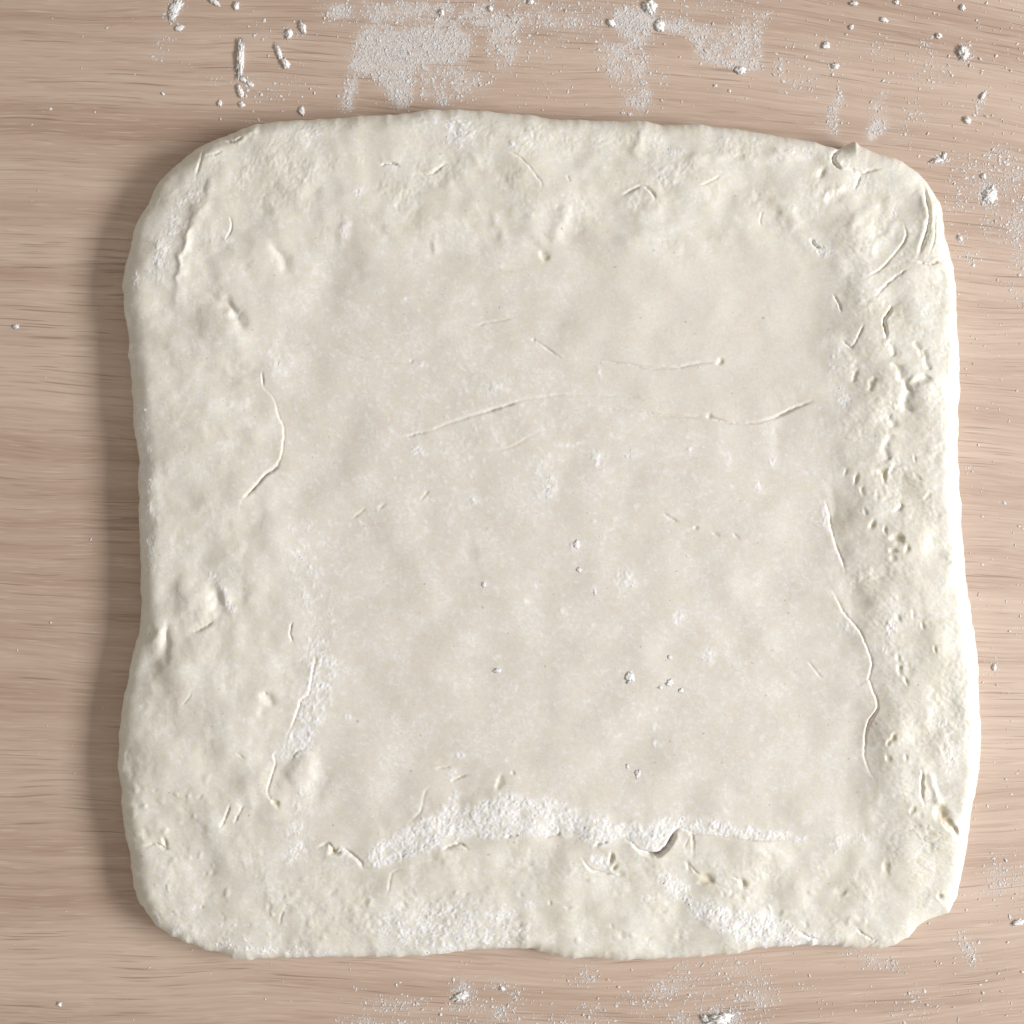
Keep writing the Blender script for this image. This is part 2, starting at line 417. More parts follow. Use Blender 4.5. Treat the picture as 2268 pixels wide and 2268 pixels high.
for pts, h in ((((100, 870), (250, 850), (420, 820)), 2.6), (((350, 900), (480, 860), (620, 840), (780, 850)), 3.0), (((250, 1060), (380, 1050), (500, 1040)), 1.8),
               (((560, 1080), (660, 1150), (700, 1250)), 2.0), (((950, 1250), (1050, 1150), (1150, 1100)), 2.2), (((1050, 1380), (1150, 1300), (1230, 1180)), 2.4),
               (((1130, 1250), (1180, 1150), (1200, 1050)), 1.8)):
    ridge(T('TR', *pts), h, 11)
# the right margin, pits and lumps
for p, w, d in ((((1220, 180), (1250, 250), (1300, 290)), 9, 5), (((1260, 300), (1320, 285), (1395, 240)), 8, 5.5), (((1290, 310), (1265, 430)), 11, 5.5),
                (((1180, 460), (1215, 520)), 7, 3), (((1200, 560), (1165, 650), (1190, 690)), 9, 4.2), (((1330, 60), (1365, 140)), 6, 3), (((1370, 100), (1400, 200)), 6, 3.2),
                (((1190, 60), (1200, 140)), 5, 2.6), (((1235, 700), (1190, 760)), 6, 2.6), (((1250, 920), (1230, 980)), 6, 3.2), (((1010, 210), (1000, 290)), 6, 3.0),
                (((1110, 250), (1080, 330)), 6, 3.0)):
    ridge(T('MR', *p), -d, w, taper=0.1)
for x, y, rx, ry, d, r in ((1160, 775, 6, 15, 6.5, -6), (1140, 750, 5, 8, 3, 20), (1225, 1105, 10, 9, 10, 0), (1098, 1032, 6, 10, 6, 30), (1165, 1060, 4, 10, 4, -10),
                           (1212, 1172, 8, 5, 5.5, -30), (1270, 1162, 5, 9, 4.5, 10), (1020, 790, 5, 12, 5, 5), (1055, 850, 4, 8, 3.5, 10), (965, 760, 4, 7, 3, 0),
                           (1205, 1215, 5, 8, 3.5, 0), (1330, 780, 4, 8, 3, -30), (1380, 880, 4, 8, 3, 30), (1250, 1790, 5, 10, 3.5, -15), (1320, 1500, 4, 8, 3, -20),
                           (1240, 1530, 5, 9, 3, -20), (1370, 1570, 4, 7, 3.5, -20), (1230, 1740, 4, 9, 3, -15), (1280, 1860, 5, 10, 3.5, -15), (1320, 680, 4, 9, 2.6, 0),
                           (1060, 960, 4, 9, 3, 0), (1110, 870, 5, 9, 2, 0), (1420, 1690, 4, 8, 3, -20)):
    pit(*T1('MR', x, y), rx, ry, d, r)
for x, y, rx, ry, d, r in ((1360, 650, 4, 26, 8, -4), (1215, 385, 5, 10, 6, 30), (1190, 410, 4, 8, 4, 30), (1190, 490, 4, 10, 4, -20), (1265, 490, 4, 7, 3, -20),
                           (1470, 790, 13, 18, 11, -38), (1515, 860, 7, 22, 10, -32), (1470, 1240, 8, 5, 7, 25), (1480, 1330, 9, 6, 3, -40),
                           (228, 1135, 8, 14, 8, -60), (205, 1158, 8, 6, 4, 0), (420, 1163, 7, 11, 8, -35), (385, 1140, 9, 3, 3, 40), (165, 1090, 14, 3, 3.5, 40),
                           (1180, 1080, 6, 18, 4, 0), (940, 1203, 14, 6, 3.6, -25), (1315, 775, 5, 6, 4, 0), (310, 1220, 5, 8, 2, 0), (1360, 800, 5, 5, 2, 0)):
    pit(*T1('BR', x, y), rx, ry, d, r)
ridge(T('BR', (1400, 560), (1430, 680), (1480, 760)), 3, 8)
crease(T('BR', (1640, 310), (1665, 370), (1685, 430)), depth=3.5, width=4)
crease(T('BR', (710, 1415), (770, 1455), (850, 1475)), depth=2.2, width=3, step=1.6, reach=18, high=-1)
crease(T('BR', (1020, 1405), (1070, 1445), (1125, 1475)), depth=2.0, width=2.4, step=1.0, reach=14, high=-1)
crease(T('BR', (1090, 1520), (1130, 1480), (1120, 1465)), depth=1.6, width=2.4)
ridge(T('BR', (960, 1400), (1010, 1370), (1100, 1380)), 2.5, 9)
crease(T('BR', (1385, 1385), (1450, 1390), (1500, 1330)), depth=2.6, width=3, step=1.5, reach=14, high=1)
bump(*T1('BR', 800, 720), 50, 44, 2.6)
bump(*T1('BR', 480, 700), 46, 40, 2.0)
bump(*T1('BR', 1000, 900), 60, 30, -2.2, -20)
# the torn flap at the bottom
crease(T('BC', (1405, 972), (1440, 945), (1540, 930), (1600, 950), (1640, 990), (1700, 1012), (1750, 1010), (1800, 962), (1840, 885), (1880, 880), (1932, 905))
       + T('BR', (150, 905), (300, 912), (480, 935), (700, 945)), depth=2.0, width=2.6, step=3.8, reach=40, high=1, taper=0.06, low=1.0)
crease(T('BC', (1640, 990), (1700, 1012), (1750, 1008), (1798, 960), (1838, 888)), depth=6, width=4.0, step=3.2, reach=24, high=1, low=1.5, taper=0.1)
crease(T('BC', (590, 990), (640, 972), (690, 958), (745, 992)), depth=3.4, width=2.8, step=2.4, reach=20, high=1)
crease(T('BC', (930, 922), (970, 910), (1010, 912)), depth=2.6, width=2.4, step=1.5, reach=14, high=1)
crease(T('BC', (1135, 928), (1180, 912), (1215, 908), (1218, 855)), depth=3, width=2.4, step=1.6, reach=16, high=1)
crease(T('BC', (1405, 975), (1425, 955), (1480, 940)), depth=3.5, width=3, step=1.2, high=1)
crease(T('BC', (1330, 1020), (1380, 1090), (1440, 1112), (1500, 1125), (1550, 1145)), depth=2.4, width=2.6, step=1.6, reach=14, high=1)
crease(T('BL', (1690, 995), (1760, 958), (1800, 1015), (1850, 995), (1932, 1055)) + T('BC', (170, 1085), (230, 1095)), depth=3.4, width=3.4, step=3.6, reach=26, high=1, low=0.6)
pit(*T1('BL', 1790, 1000), 7, 8, 7)
pit(*T1('BL', 1745, 965), 9, 4, 5, -20)
crease(T('BC', (395, 1100), (330, 1110), (310, 1200), (290, 1250)), depth=1.6, width=2.8, step=1.2, reach=18, high=1)
for x, y, rx, ry, d, r in ((1492, 1035, 5, 10, 8, 0), (1522, 1080, 4, 6, 6, 0), (1540, 1110, 9, 6, 3, 0), (10, 1005, 7, 8, 6, 0), (900, 640, 5, 15, 4.5, 30), (970, 582, 4, 4, 4, 0),
                           (1180, 1565, 14, 6, 7, 0), (415, 1567, 14, 4, 6, 0), (375, 1300, 5, 5, 3, 0), (1165, 1275, 5, 5, 3, 0), (1250, 1300, 10, 4, 2.6, -30), (860, 1535, 14, 3, 4, 0),
                           (1060, 1540, 12, 4, 4, 0), (1900, 1080, 6, 9, 4, -40)):
    pit(*T1('BC', x, y), rx, ry, d, r)
crease(T('BC', (555, 560), (640, 550)), depth=1.8, width=2)
crease(T('BC', (635, 632), (690, 605), (742, 588)), depth=2.2, width=2)
crease(T('BC', (545, 640), (500, 690), (480, 780), (400, 860)), depth=1.4, width=3, step=2.6, reach=40, high=1)
soft_step(T('BC', (1050, 1290), (1020, 1420), (1030, 1540)), 2.8, 14, 60, high=-1)
soft_step([(620, 1905), (820, 1895), (1000, 1865), (1240, 1850), (1500, 1850), (1700, 1862), (1880, 1880)], 5.0, 16, 90, high=1)
ridge([(2010, 720), (2035, 1000), (2060, 1300), (2085, 1600)], 5.0, 55)
# bottom left
bump(*T1('BL', 1445, 185), 15, 12, -7.0, 30)
bump(*T1('BL', 1420, 255), 9, 14, -2.6, 30)
bump(*T1('BL', 1380, 230), 36, 36, 5.0)
crease(T('BL', (1420, 160), (1440, 150)), depth=2.2, width=3)
ridge(T('BL', (1080, 900), (1230, 760), (1380, 620), (1470, 560)), 6.5, 30)
crease(T('BL', (1245, 728), (1232, 790), (1185, 875)), depth=3.6, width=3, step=2.4, reach=18, high=1)
crease(T('BL', (1320, 740), (1285, 800), (1262, 860)), depth=2.6, width=3, step=2, reach=18, high=1)
pit(*T1('BL', 893, 955), 6, 11, 7, 0)
crease(T('BL', (775, 972), (850, 960), (890, 985), (932, 988)), depth=2.6, width=3, step=2, reach=16, high=1)
crease(T('BL', (1320, 490), (1285, 475), (1330, 505)), depth=1.6, width=3)
crease(T('BL', (985, 220), (1020, 190), (1050, 140)), depth=1.4, width=2.5)
bump(*T1('BL', 730, 560), 16, 30, -4, 10)
ridge(T('BL', (650, 430), (655, 520), (640, 600)), 3, 8)
ridge(T('BL', (830, 80), (820, 170), (780, 280)), 2.0, 12)
crease(T('BL', (1500, 1400), (1515, 1330), (1540, 1290)), depth=1.8, width=3)
rng = np.random.default_rng(44)
for k in range(90):                                             # blisters near the bottom and right edges
    if k < 60:
        x, y = rng.uniform(310, 1900), rng.uniform(1930, 2090)
    else:
        x, y = rng.uniform(300, 480), rng.uniform(1700, 2000)
    r = rng.uniform(4, 9)
    bump(x, y, r, r * rng.uniform(0.7, 1.4), rng.choice([-1, 1, 1]) * rng.uniform(0.8, 2.0), rng.uniform(0, 90), 1.3)
LUMPS = []
for k in range(260):                                            # fine lumps in the middle
    x, y = rng.normal(985, 170), rng.normal(960, 130)
    r = rng.uniform(3, 5.5)
    LUMPS.append((x, y, r)); bump(x, y, r, r, rng.uniform(0.15, 0.5), 0, 1.5)

# ------------------------------------------------------------------ flour on the dough
P = np.zeros((N, N), np.float32)
def stroke(pts, w, s, per=4, p=1.0):
    r = line_field(pts, w * 2.6, per, 2.0)
    sl, d, sd, t = r
    P[sl] = np.maximum(P[sl], s * np.exp(-((d / w) ** 2) ** p))
def spot(t, x, y, rx, ry=None, s=1.0, rot=0.0, p=1.0):
    x, y = T1(t, x, y)
    rx *= TK; ry = rx if ry is None else ry * TK
    R = 2.6 * max(rx, ry)
    x0 = max(0, int((x - R) / G)); x1 = min(N, int((x + R) / G) + 1)
    y0 = max(0, int((y - R) / G)); y1 = min(N, int((y + R) / G) + 1)
    X = GX[y0:y1, x0:x1] - x; Y = GY[y0:y1, x0:x1] - y
    c, sn = math.cos(radians(rot)), math.sin(radians(rot))
    u = (X * c + Y * sn) / rx; v = (-X * sn + Y * c) / ry
    P[y0:y1, x0:x1] = np.maximum(P[y0:y1, x0:x1], s * np.exp(-(u * u + v * v) ** p))
band = T('BC', (170, 1080), (230, 960), (400, 870), (480, 820), (640, 730), (740, 760), (880, 690), (980, 670), (1060, 720), (1150, 700), (1290, 750), (1320, 800),
         (1440, 800), (1560, 855), (1700, 820), (1932, 800)) + T('BR', (200, 810), (400, 850), (760, 910), (760, 950), (400, 925), (150, 900), (70, 885)) + \
    T('BC', (1840, 885), (1800, 960), (1750, 1008), (1700, 1010), (1640, 985), (1550, 925), (1400, 980), (1320, 925), (1210, 912), (930, 918), (700, 945), (560, 985), (400, 1045), (250, 1090))
P = np.maximum(P, 1.05 * blur(poly_mask(band), 7))
diag = T('BC', (1700, 1110), (1760, 1110), (1932, 1180)) + T('BR', (120, 1220), (330, 1290), (560, 1330), (720, 1420), (960, 1490), (960, 1530), (640, 1530), (420, 1490), (230, 1390), (100, 1290)) + T('BC', (1880, 1290), (1760, 1200))
P = np.maximum(P, 1.05 * blur(poly_mask(diag), 9))
P = np.maximum(P, 0.62 * blur(poly_mask(T('BC', (200, 1320), (560, 1240), (1000, 1280), (1060, 1380), (1030, 1540), (700, 1560), (300, 1540))), 26) * 1.25)
P = np.maximum(P, 0.85 * blur(poly_mask(T('BC', (330, 1500), (560, 1460), (900, 1480), (960, 1545), (500, 1575))), 12))
spot('BC', 380, 1330, 60, 50, .7); spot('BC', 640, 1300, 70, 60, .72); spot('BC', 1050, 1290, 60, 40, .8); spot('BC', 1430, 1050, 90, 45, .9, 35); spot('BC', 1690, 1240, 50, 30, .7)
spot('BR', 930, 960, 90, 60, .75, -20); spot('BR', 1100, 900, 90, 30, .6, -20)
spot('BC', 100, 1030, 90, 35, .8, 30); spot('BL', 1580, 980, 100, 120, .82); spot('BL', 1900, 1040, 40, 25, .8)
spot('TC', 690, 720, 80, 110, 1.0, -30, 1.5); spot('TC', 540, 670, 60, 70, .65, 20); spot('TL', 1660, 740, 130, 70, .66)
spot('TC', 80, 1230, 45, 70, .8); spot('TC', 150, 1040, 60, 60, .6); spot('TC', 340, 920, 60, 40, .6); spot('TC', 270, 1360, 40, 25, .8)
spot('TC', 1760, 930, 120, 90, .62); spot('TC', 910, 1435, 24, 18, .85); spot('TC', 960, 800, 50, 40, .66); spot('TC', 390, 1610, 30, 30, .7); spot('TC', 1250, 1090, 40, 60, .6, 30)
spot('TR', 1222, 1165, 28, 55, .9); spot('TR', 830, 1345, 110, 45, .78, 30); spot('TR', 700, 830, 140, 50, .62); spot('TR', 60, 820, 100, 60, .55)
spot('TR', 905, 1640, 30, 80, .75); spot('MR', 920, 160, 50, 120, .7, 15); spot('MR', 950, 370, 50, 85, .98); spot('MR', 880, 60, 70, 50, .6)
spot('MR', 585, 700, 32, 38, .9); spot('MR', 495, 835, 34, 32, .95); spot('MR', 855, 985, 30, 80, .85, -6); spot('MR', 985, 1570, 50, 70, .82, -30); spot('MR', 1195, 1570, 45, 110, .8)
spot('MR', 1150, 1690, 60, 40, .65); spot('MR', 75, 1540, 30, 34, .9); spot('MR', 240, 1740, 46, 60, .9); spot('MR', 400, 1770, 40, 20, .7); spot('MR', 830, 1700, 50, 30, .62)
spot('MR', 120, 755, 30, 30, .75); spot('MR', 130, 630, 30, 25, .7); spot('MR', 330, 670, 30, 40, .6); spot('MR', 830, 550, 40, 30, .65); spot('MR', 730, 280, 40, 30, .55)
for x, y, rx, ry, s in ((880, 290, 48, 60, .95), (470, 635, 42, 46, .98), (1165, 830, 48, 66, 1.1), (765, 905, 44, 38, 1.0), (1565, 1325, 72, 58, 1.15), (1300, 1150, 28, 30, .95),
                        (1410, 1390, 24, 34, .9), (1040, 1440, 34, 30, .85), (1240, 1490, 30, 22, .85), (1850, 1530, 36, 40, .95), (820, 1350, 18, 18, .9), (885, 1740, 24, 20, .85),
                        (890, 1810, 32, 22, .95), (485, 190, 44, 36, .85), (830, 340, 50, 30, .68), (1430, 690, 60, 70, .85), (1600, 665, 60, 34, .8), (1110, 720, 60, 70, .72),
                        (1240, 612, 70, 16, .85), (1340, 600, 50, 12, .75), (1170, 665, 60, 20, .75), (500, 875, 18, 50, .7), (1090, 1360, 14, 22, .85), (1620, 935, 18, 18, .85),
                        (1900, 760, 40, 20, .8), (1910, 630, 26, 24, .7), (1430, 240, 16, 60, .66), (1090, 890, 40, 40, .6), (760, 1640, 46, 30, .68), (1530, 1610, 70, 20, .66),
                        (1150, 1230, 60, 60, .56), (420, 900, 80, 50, .55), (170, 1080, 70, 90, .52), (1400, 1570, 24, 18, .8)):
    spot('MC', x, y, rx, ry, s)
spot('BC', 680, 490, 36, 22, .95); spot('BC', 645, 590, 28, 46, .95, 15); spot('BC', 1740, 330, 40, 90, .7); spot('BC', 1725, 232, 20, 20, .9); spot('BC', 1735, 425, 36, 36, .85)
spot('BC', 100, 285, 34, 24, .75); spot('BC', 970, 120, 60, 50, .5); spot('BC', 660, 720, 40, 60, .8); spot('BC', 940, 515, 14, 20, .75)
stroke(T('ML', (1700, 1700), (1730, 1800), (1720, 1932)) + T('BL', (1690, 180), (1650, 330), (1600, 440)), 40, .88)
stroke(T('BL', (1690, 20), (1680, 150), (1640, 280)), 22, .85)
stroke(T('BL', (1500, 500), (1480, 470), (1600, 440)), 14, .8)
stroke(T('BL', (1640, 660), (1600, 850), (1560, 940)), 34, .6)
stroke(T('TL', (690, 1900), (700, 1680), (740, 1500)), 16, .6)
stroke(T('TL', (840, 1500), (900, 1320), (980, 1150), (1060, 1010)), 34, .62)
stroke(T('ML', (760, 400), (800, 700), (800, 1000), (820, 1250)), 22, .66)
stroke(T('ML', (1150, 1270), (1200, 1370), (1250, 1470)), 14, .85)
stroke(T('ML', (1480, 130), (1500, 200)), 30, .6); stroke(T('ML', (1600, 1100), (1650, 1350), (1750, 1600)), 60, .52)
stroke(T('TL', (1252, 1200), (1210, 1310)), 6, .9); spot('TL', 1130, 1280, 60, 30, .6); spot('TL', 1270, 1680, 30, 30, .7); spot('ML', 1110, 90, 60, 60, .45)
stroke([(2100, 760), (2100, 1000), (2110, 1200)], 18, .6); stroke([(2080, 1600), (2100, 1700)], 20, .55)
stroke([(480, 2090), (640, 2105), (760, 2105)], 16, .75); stroke([(400, 2060), (440, 2085)], 16, .7)
for x, y in ((740, 1125), (850, 1370), (1080, 1185), (1460, 1200), (700, 680), (930, 1440), (1190, 1390), (1320, 1470), (1040, 1300)):
    spot('BL', x, y, 18, 18, .85)

nz_a = band_noise(8, 26, 31); nz_b = band_noise(22, 60, 32); nz_c = band_noise(90, 240, 33); nz_f = band_noise(3.2, 7, 34)
nz_p = band_noise(4, 60, 36)
nz_q = band_noise(6, 48, 35, ax=0.75, ay=1.2, rot=0.6)
cov = sstep(0.24, 1.06, P * (1 + 0.34 * nz_b) + 0.13 * nz_p * (P > 0.10))
cloud = np.clip(0.40 + 0.50 * nz_c + 0.36 * nz_b, 0, 1.5)
dust = 0.55 * cloud * np.clip(0.50 + 0.42 * nz_f + 0.35 * nz_a, 0, 1.6) + 0.35 * sstep(1.2, 2.4, nz_a + 0.5 * nz_b) + 0.4 * P * (P > 0)
for (x, y, q) in LUMPS:
    i0, i1, j0, j1 = int((y - 12) / G), int((y + 12) / G), int((x - 12) / G), int((x + 12) / G)
    rr2 = ((WXG[i0:i1, j0:j1] - x) ** 2 + (WYG[i0:i1, j0:j1] - y) ** 2) / (q * q)
    dust[i0:i1, j0:j1] = np.maximum(dust[i0:i1, j0:j1], 0.85 * np.exp(-rr2 * 1.2))
smooth_patch = blur(poly_mask([(1310, 575), (1560, 560), (1800, 565), (1840, 640), (1825, 800), (1780, 900), (1640, 930), (1520, 915), (1330, 880), (1260, 760)]), 16)
dust = np.clip(dust * (1 - 0.75 * smooth_patch), 0, 1)
H -= 2.6 * blur(smooth_patch, 14)
FL = np.clip(np.maximum(cov, 0.78 * dust), 0, 1)
H += blur(cov, 3.0) * (0.7 + 0.62 * nz_q)
FLOURY = cov.copy()

# how damp and bare the dough is (towards the margins)
WET_PITSHADE = blur(np.clip(rough * 0.85 - 0.2 * leftm, 0, 1), 70)
WET_PITSHADE = np.clip(WET_PITSHADE * (0.8 + 0.25 * nz_c) , 0, 1) * (1 - 0.9 * FL)
for (x, y, rx, ry, w) in ((1900, 1900, 260, 70, .9), (2060, 1450, 50, 150, 1.0), (2070, 1850, 60, 120, .9), (1800, 2010, 200, 60, .6)):
    WET_PITSHADE = np.maximum(WET_PITSHADE, w * np.exp(-(((GX - x) / rx) ** 2 + ((GY - y) / ry) ** 2)) * (1 - FL))

for (x, y, rx, ry, dp, rot) in PITS:                        # torn pits: bare damp inside, plus recess shade painted into the colour
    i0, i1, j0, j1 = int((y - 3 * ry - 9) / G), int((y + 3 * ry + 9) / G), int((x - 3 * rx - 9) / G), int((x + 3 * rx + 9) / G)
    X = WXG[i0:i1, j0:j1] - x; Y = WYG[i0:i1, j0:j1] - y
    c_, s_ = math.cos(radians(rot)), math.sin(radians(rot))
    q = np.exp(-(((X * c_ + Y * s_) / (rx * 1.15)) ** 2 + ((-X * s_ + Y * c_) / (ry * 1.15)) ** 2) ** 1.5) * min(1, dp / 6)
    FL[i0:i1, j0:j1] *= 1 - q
    WET_PITSHADE[i0:i1, j0:j1] = np.maximum(WET_PITSHADE[i0:i1, j0:j1], 1.0 * q + WET_PITSHADE[i0:i1, j0:j1] * (1 - q) + q * 0.9)
# margins a little thicker than the rolled middle, thin bottom edge
BASE = 64 + 10 * blur(rough, 40) + 9 * blur(rrim, 14) - 10 * botm
def edge_radius(x, y):
    r = 44 + 8 * sstep(500, 300, x) + 8 * sstep(1900, 2080, x) - 12 * sstep(1900, 2080, y)
    return r
def dough_z(x, y, d=None):
    d = dist_at(x, y) if d is None else d
    r = edge_radius(x, y) * 1.15
    t = np.clip(d / r, 0, 1)
    p = 2.0 + 0.5 * sstep(1850, 2080, x)
    f = np.maximum(1 - (1 - t) ** p, 0) ** (1 / p)
    b = sample(BASE, x, y)
    zb = b * 0.36
    h = sample(H, x, y)
    return zb + (b - zb) * f + h * (0.25 + 0.75 * sstep(0, 0.8, t))

ZREF = 11e-3
KX = S * (CAM_H - ZREF) / CAM_H
def wx(x): return (np.asarray(x, float) - 1134) * KX          # on the dough
def wy(y): return (1134 - np.asarray(y, float)) * KX
def tx(x): return (np.asarray(x, float) - 1134) * S           # on the table
def ty(y): return (1134 - np.asarray(y, float)) * S

# ------------------------------------------------------------------ materials
def mat(name):
    m = bpy.data.materials.new(name); m.use_nodes = True
    nt = m.node_tree
    return m, nt, nt.nodes["Principled BSDF"]
class NB:
    def __init__(s, nt): s.nt = nt
    def n(s, typ, **kw):
        nd = s.nt.nodes.new(typ)
        for k, v in kw.items(): setattr(nd, k, v)
        return nd
    def link(s, a, b): s.nt.links.new(a, b)
    def put(s, sock, v):
        if hasattr(v, 'is_output'): s.link(v, sock)
        else: sock.default_value = v
    def math(s, op, a, b=0.0, c=0.0):
        nd = s.n('ShaderNodeMath', operation=op)
        for i, v in enumerate((a, b, c)):
            s.put(nd.inputs[i], v)
        return nd.outputs[0]
    def vmath(s, op, a, b):
        nd = s.n('ShaderNodeVectorMath', operation=op)
        s.put(nd.inputs[0], a); s.put(nd.inputs[1], b)
        return nd.outputs[0]
    def noise(s, vec, scale=1.0, detail=3.0, rough=0.55):
        nd = s.n('ShaderNodeTexNoise')
        s.put(nd.inputs['Vector'], vec)
        nd.inputs['Scale'].default_value = scale; nd.inputs['Detail'].default_value = detail; nd.inputs['Roughness'].default_value = rough
        return nd.outputs['Fac']
    def ramp(s, v, a, b, lo=0.0, hi=1.0):
        nd = s.n('ShaderNodeMapRange', interpolation_type='SMOOTHSTEP')
        s.put(nd.inputs[0], v)
        for i, q in enumerate((a, b, lo, hi)): s.put(nd.inputs[1 + i], q)
        return nd.outputs[0]
    def mix(s, f, a, b, blend='MIX'):
        nd = s.n('ShaderNodeMix', data_type='RGBA', blend_type=blend)
        s.put(nd.inputs[0], f); s.put(nd.inputs[6], a); s.put(nd.inputs[7], b)
        return nd.outputs[2]
    def attr(s, name):
        return s.n('ShaderNodeAttribute', attribute_name=name).outputs['Fac']
    def xyz(s, x, y, z=0.0):
        nd = s.n('ShaderNodeCombineXYZ')
        for i, v in enumerate((x, y, z)): s.put(nd.inputs[i], v)
        return nd.outputs[0]
    def coords(s):
        c = s.n('ShaderNodeTexCoord').outputs['Object']
        c = s.vmath('MULTIPLY', c, (1 / S, 1 / S, 1 / S))
        sp = s.n('ShaderNodeSeparateXYZ'); s.link(c, sp.inputs[0])
        return c, sp.outputs[0], sp.outputs[1]

def srgb(r, g, b):
    def f(c):
        c /= 255.0
        return c / 12.92 if c <= 0.04045 else ((c + 0.055) / 1.055) ** 2.4
    return (f(r), f(g), f(b), 1)

FLOUR_COL = (0.82, 0.815, 0.815, 1)

def wood_material():
    m, nt, bs = mat("wood_veneer"); B = NB(nt)
    c, x, y = B.coords()
    xp = B.math('MAXIMUM', x, 0.0)
    sq = B.math('MULTIPLY', B.math('MULTIPLY', xp, xp), 0.7e-7)
    y1 = B.math('DIVIDE', y, B.math('SUBTRACT', 1.0, sq))
    w1 = B.math('SUBTRACT', B.noise(B.xyz(B.math('MULTIPLY', x, 1 / 900), B.math('MULTIPLY', y, 1 / 500)), 1.0, 2.0), 0.5)
    w2 = B.math('SUBTRACT', B.noise(B.xyz(B.math('MULTIPLY', x, 1 / 240), B.math('MULTIPLY', y, 1 / 140), 3.0), 1.0, 2.0), 0.5)
    y2 = B.math('ADD', y1, B.math('ADD', B.math('MULTIPLY', w1, 90.0), B.math('MULTIPLY', w2, 7.0)))
    y2 = B.math('ADD', y2, B.math('MULTIPLY', x, 0.035))
    def nz(lx, ly, seed, det=3.0, rg=0.55):
        return B.noise(B.xyz(B.math('MULTIPLY', x, 1 / lx), B.math('MULTIPLY', y2, 1 / ly), seed), 1.0, det, rg)
    big = B.ramp(nz(2600, 150, 1.3, 3.0), 0.34, 0.66)
    mid = B.ramp(nz(1100, 36, 4.1, 3.0), 0.32, 0.68)
    fib = B.ramp(nz(380, 7.0, 8.7, 2.0), 0.28, 0.72)
    fin = B.ramp(nz(130, 3.6, 12.7, 1.0), 0.28, 0.72)
    col = B.mix(big, (0.392, 0.268, 0.198, 1), (0.572, 0.438, 0.352, 1))
    col = B.mix(B.math('MULTIPLY', mid, 0.5), col, (0.590, 0.460, 0.374, 1))
    col = B.mix(B.math('MULTIPLY', fib, 0.32), col, (0.330, 0.205, 0.140, 1))
    col = B.mix(B.math('MULTIPLY', fin, 0.26), col, (0.600, 0.485, 0.400, 1))
    zone = B.ramp(nz(600, 90, 21.0, 2.0), 0.38, 0.60)
    pores = B.ramp(nz(190, 5.2, 30.0, 1.5, 0.5), 0.585, 0.69)
    pore2 = B.ramp(nz(100, 4.0, 37.0, 1.0, 0.5), 0.62, 0.74)
    pf = B.math('MAXIMUM', B.math('MULTIPLY', pores, B.math('ADD', 0.14, B.math('MULTIPLY', zone, 0.40))), B.math('MULTIPLY', pore2, 0.24))
    col = B.mix(pf, col, (0.180, 0.105, 0.068, 1))
    light = B.ramp(nz(90, 4.2, 44.0, 1.0), 0.60, 0.72)
    col = B.mix(B.math('MULTIPLY', light, 0.40), col, (0.66, 0.55, 0.46, 1))
    film = B.attr('film')
    grn = B.noise(c, 1 / 8.0, 3.0, 0.7)
    worm = B.ramp(B.math('ADD', film, B.math('MULTIPLY', B.math('SUBTRACT', grn, 0.5), 1.5)), 0.34, 0.60)
    ff = B.math('ADD', B.math('MULTIPLY', B.math('MULTIPLY', worm, B.ramp(film, 0.02, 0.14)), 0.50), B.math('MULTIPLY', film, 0.46))
    col = B.mix(ff, col, (0.68, 0.645, 0.630, 1))
    B.link(col, bs.inputs['Base Color'])
    B.link(B.math('ADD', 0.53, B.math('MULTIPLY', ff, 0.35)), bs.inputs['Roughness'])
    bs.inputs['Specular IOR Level'].default_value = 0.9
    bp = B.n('ShaderNodeBump'); bp.inputs['Strength'].default_value = 0.5; bp.inputs['Distance'].default_value = S * 1.2
    B.link(B.math('SUBTRACT', B.math('MULTIPLY', fib, 0.3), pf), bp.inputs['Height'])
    B.link(bp.outputs[0], bs.inputs['Normal'])
    return m

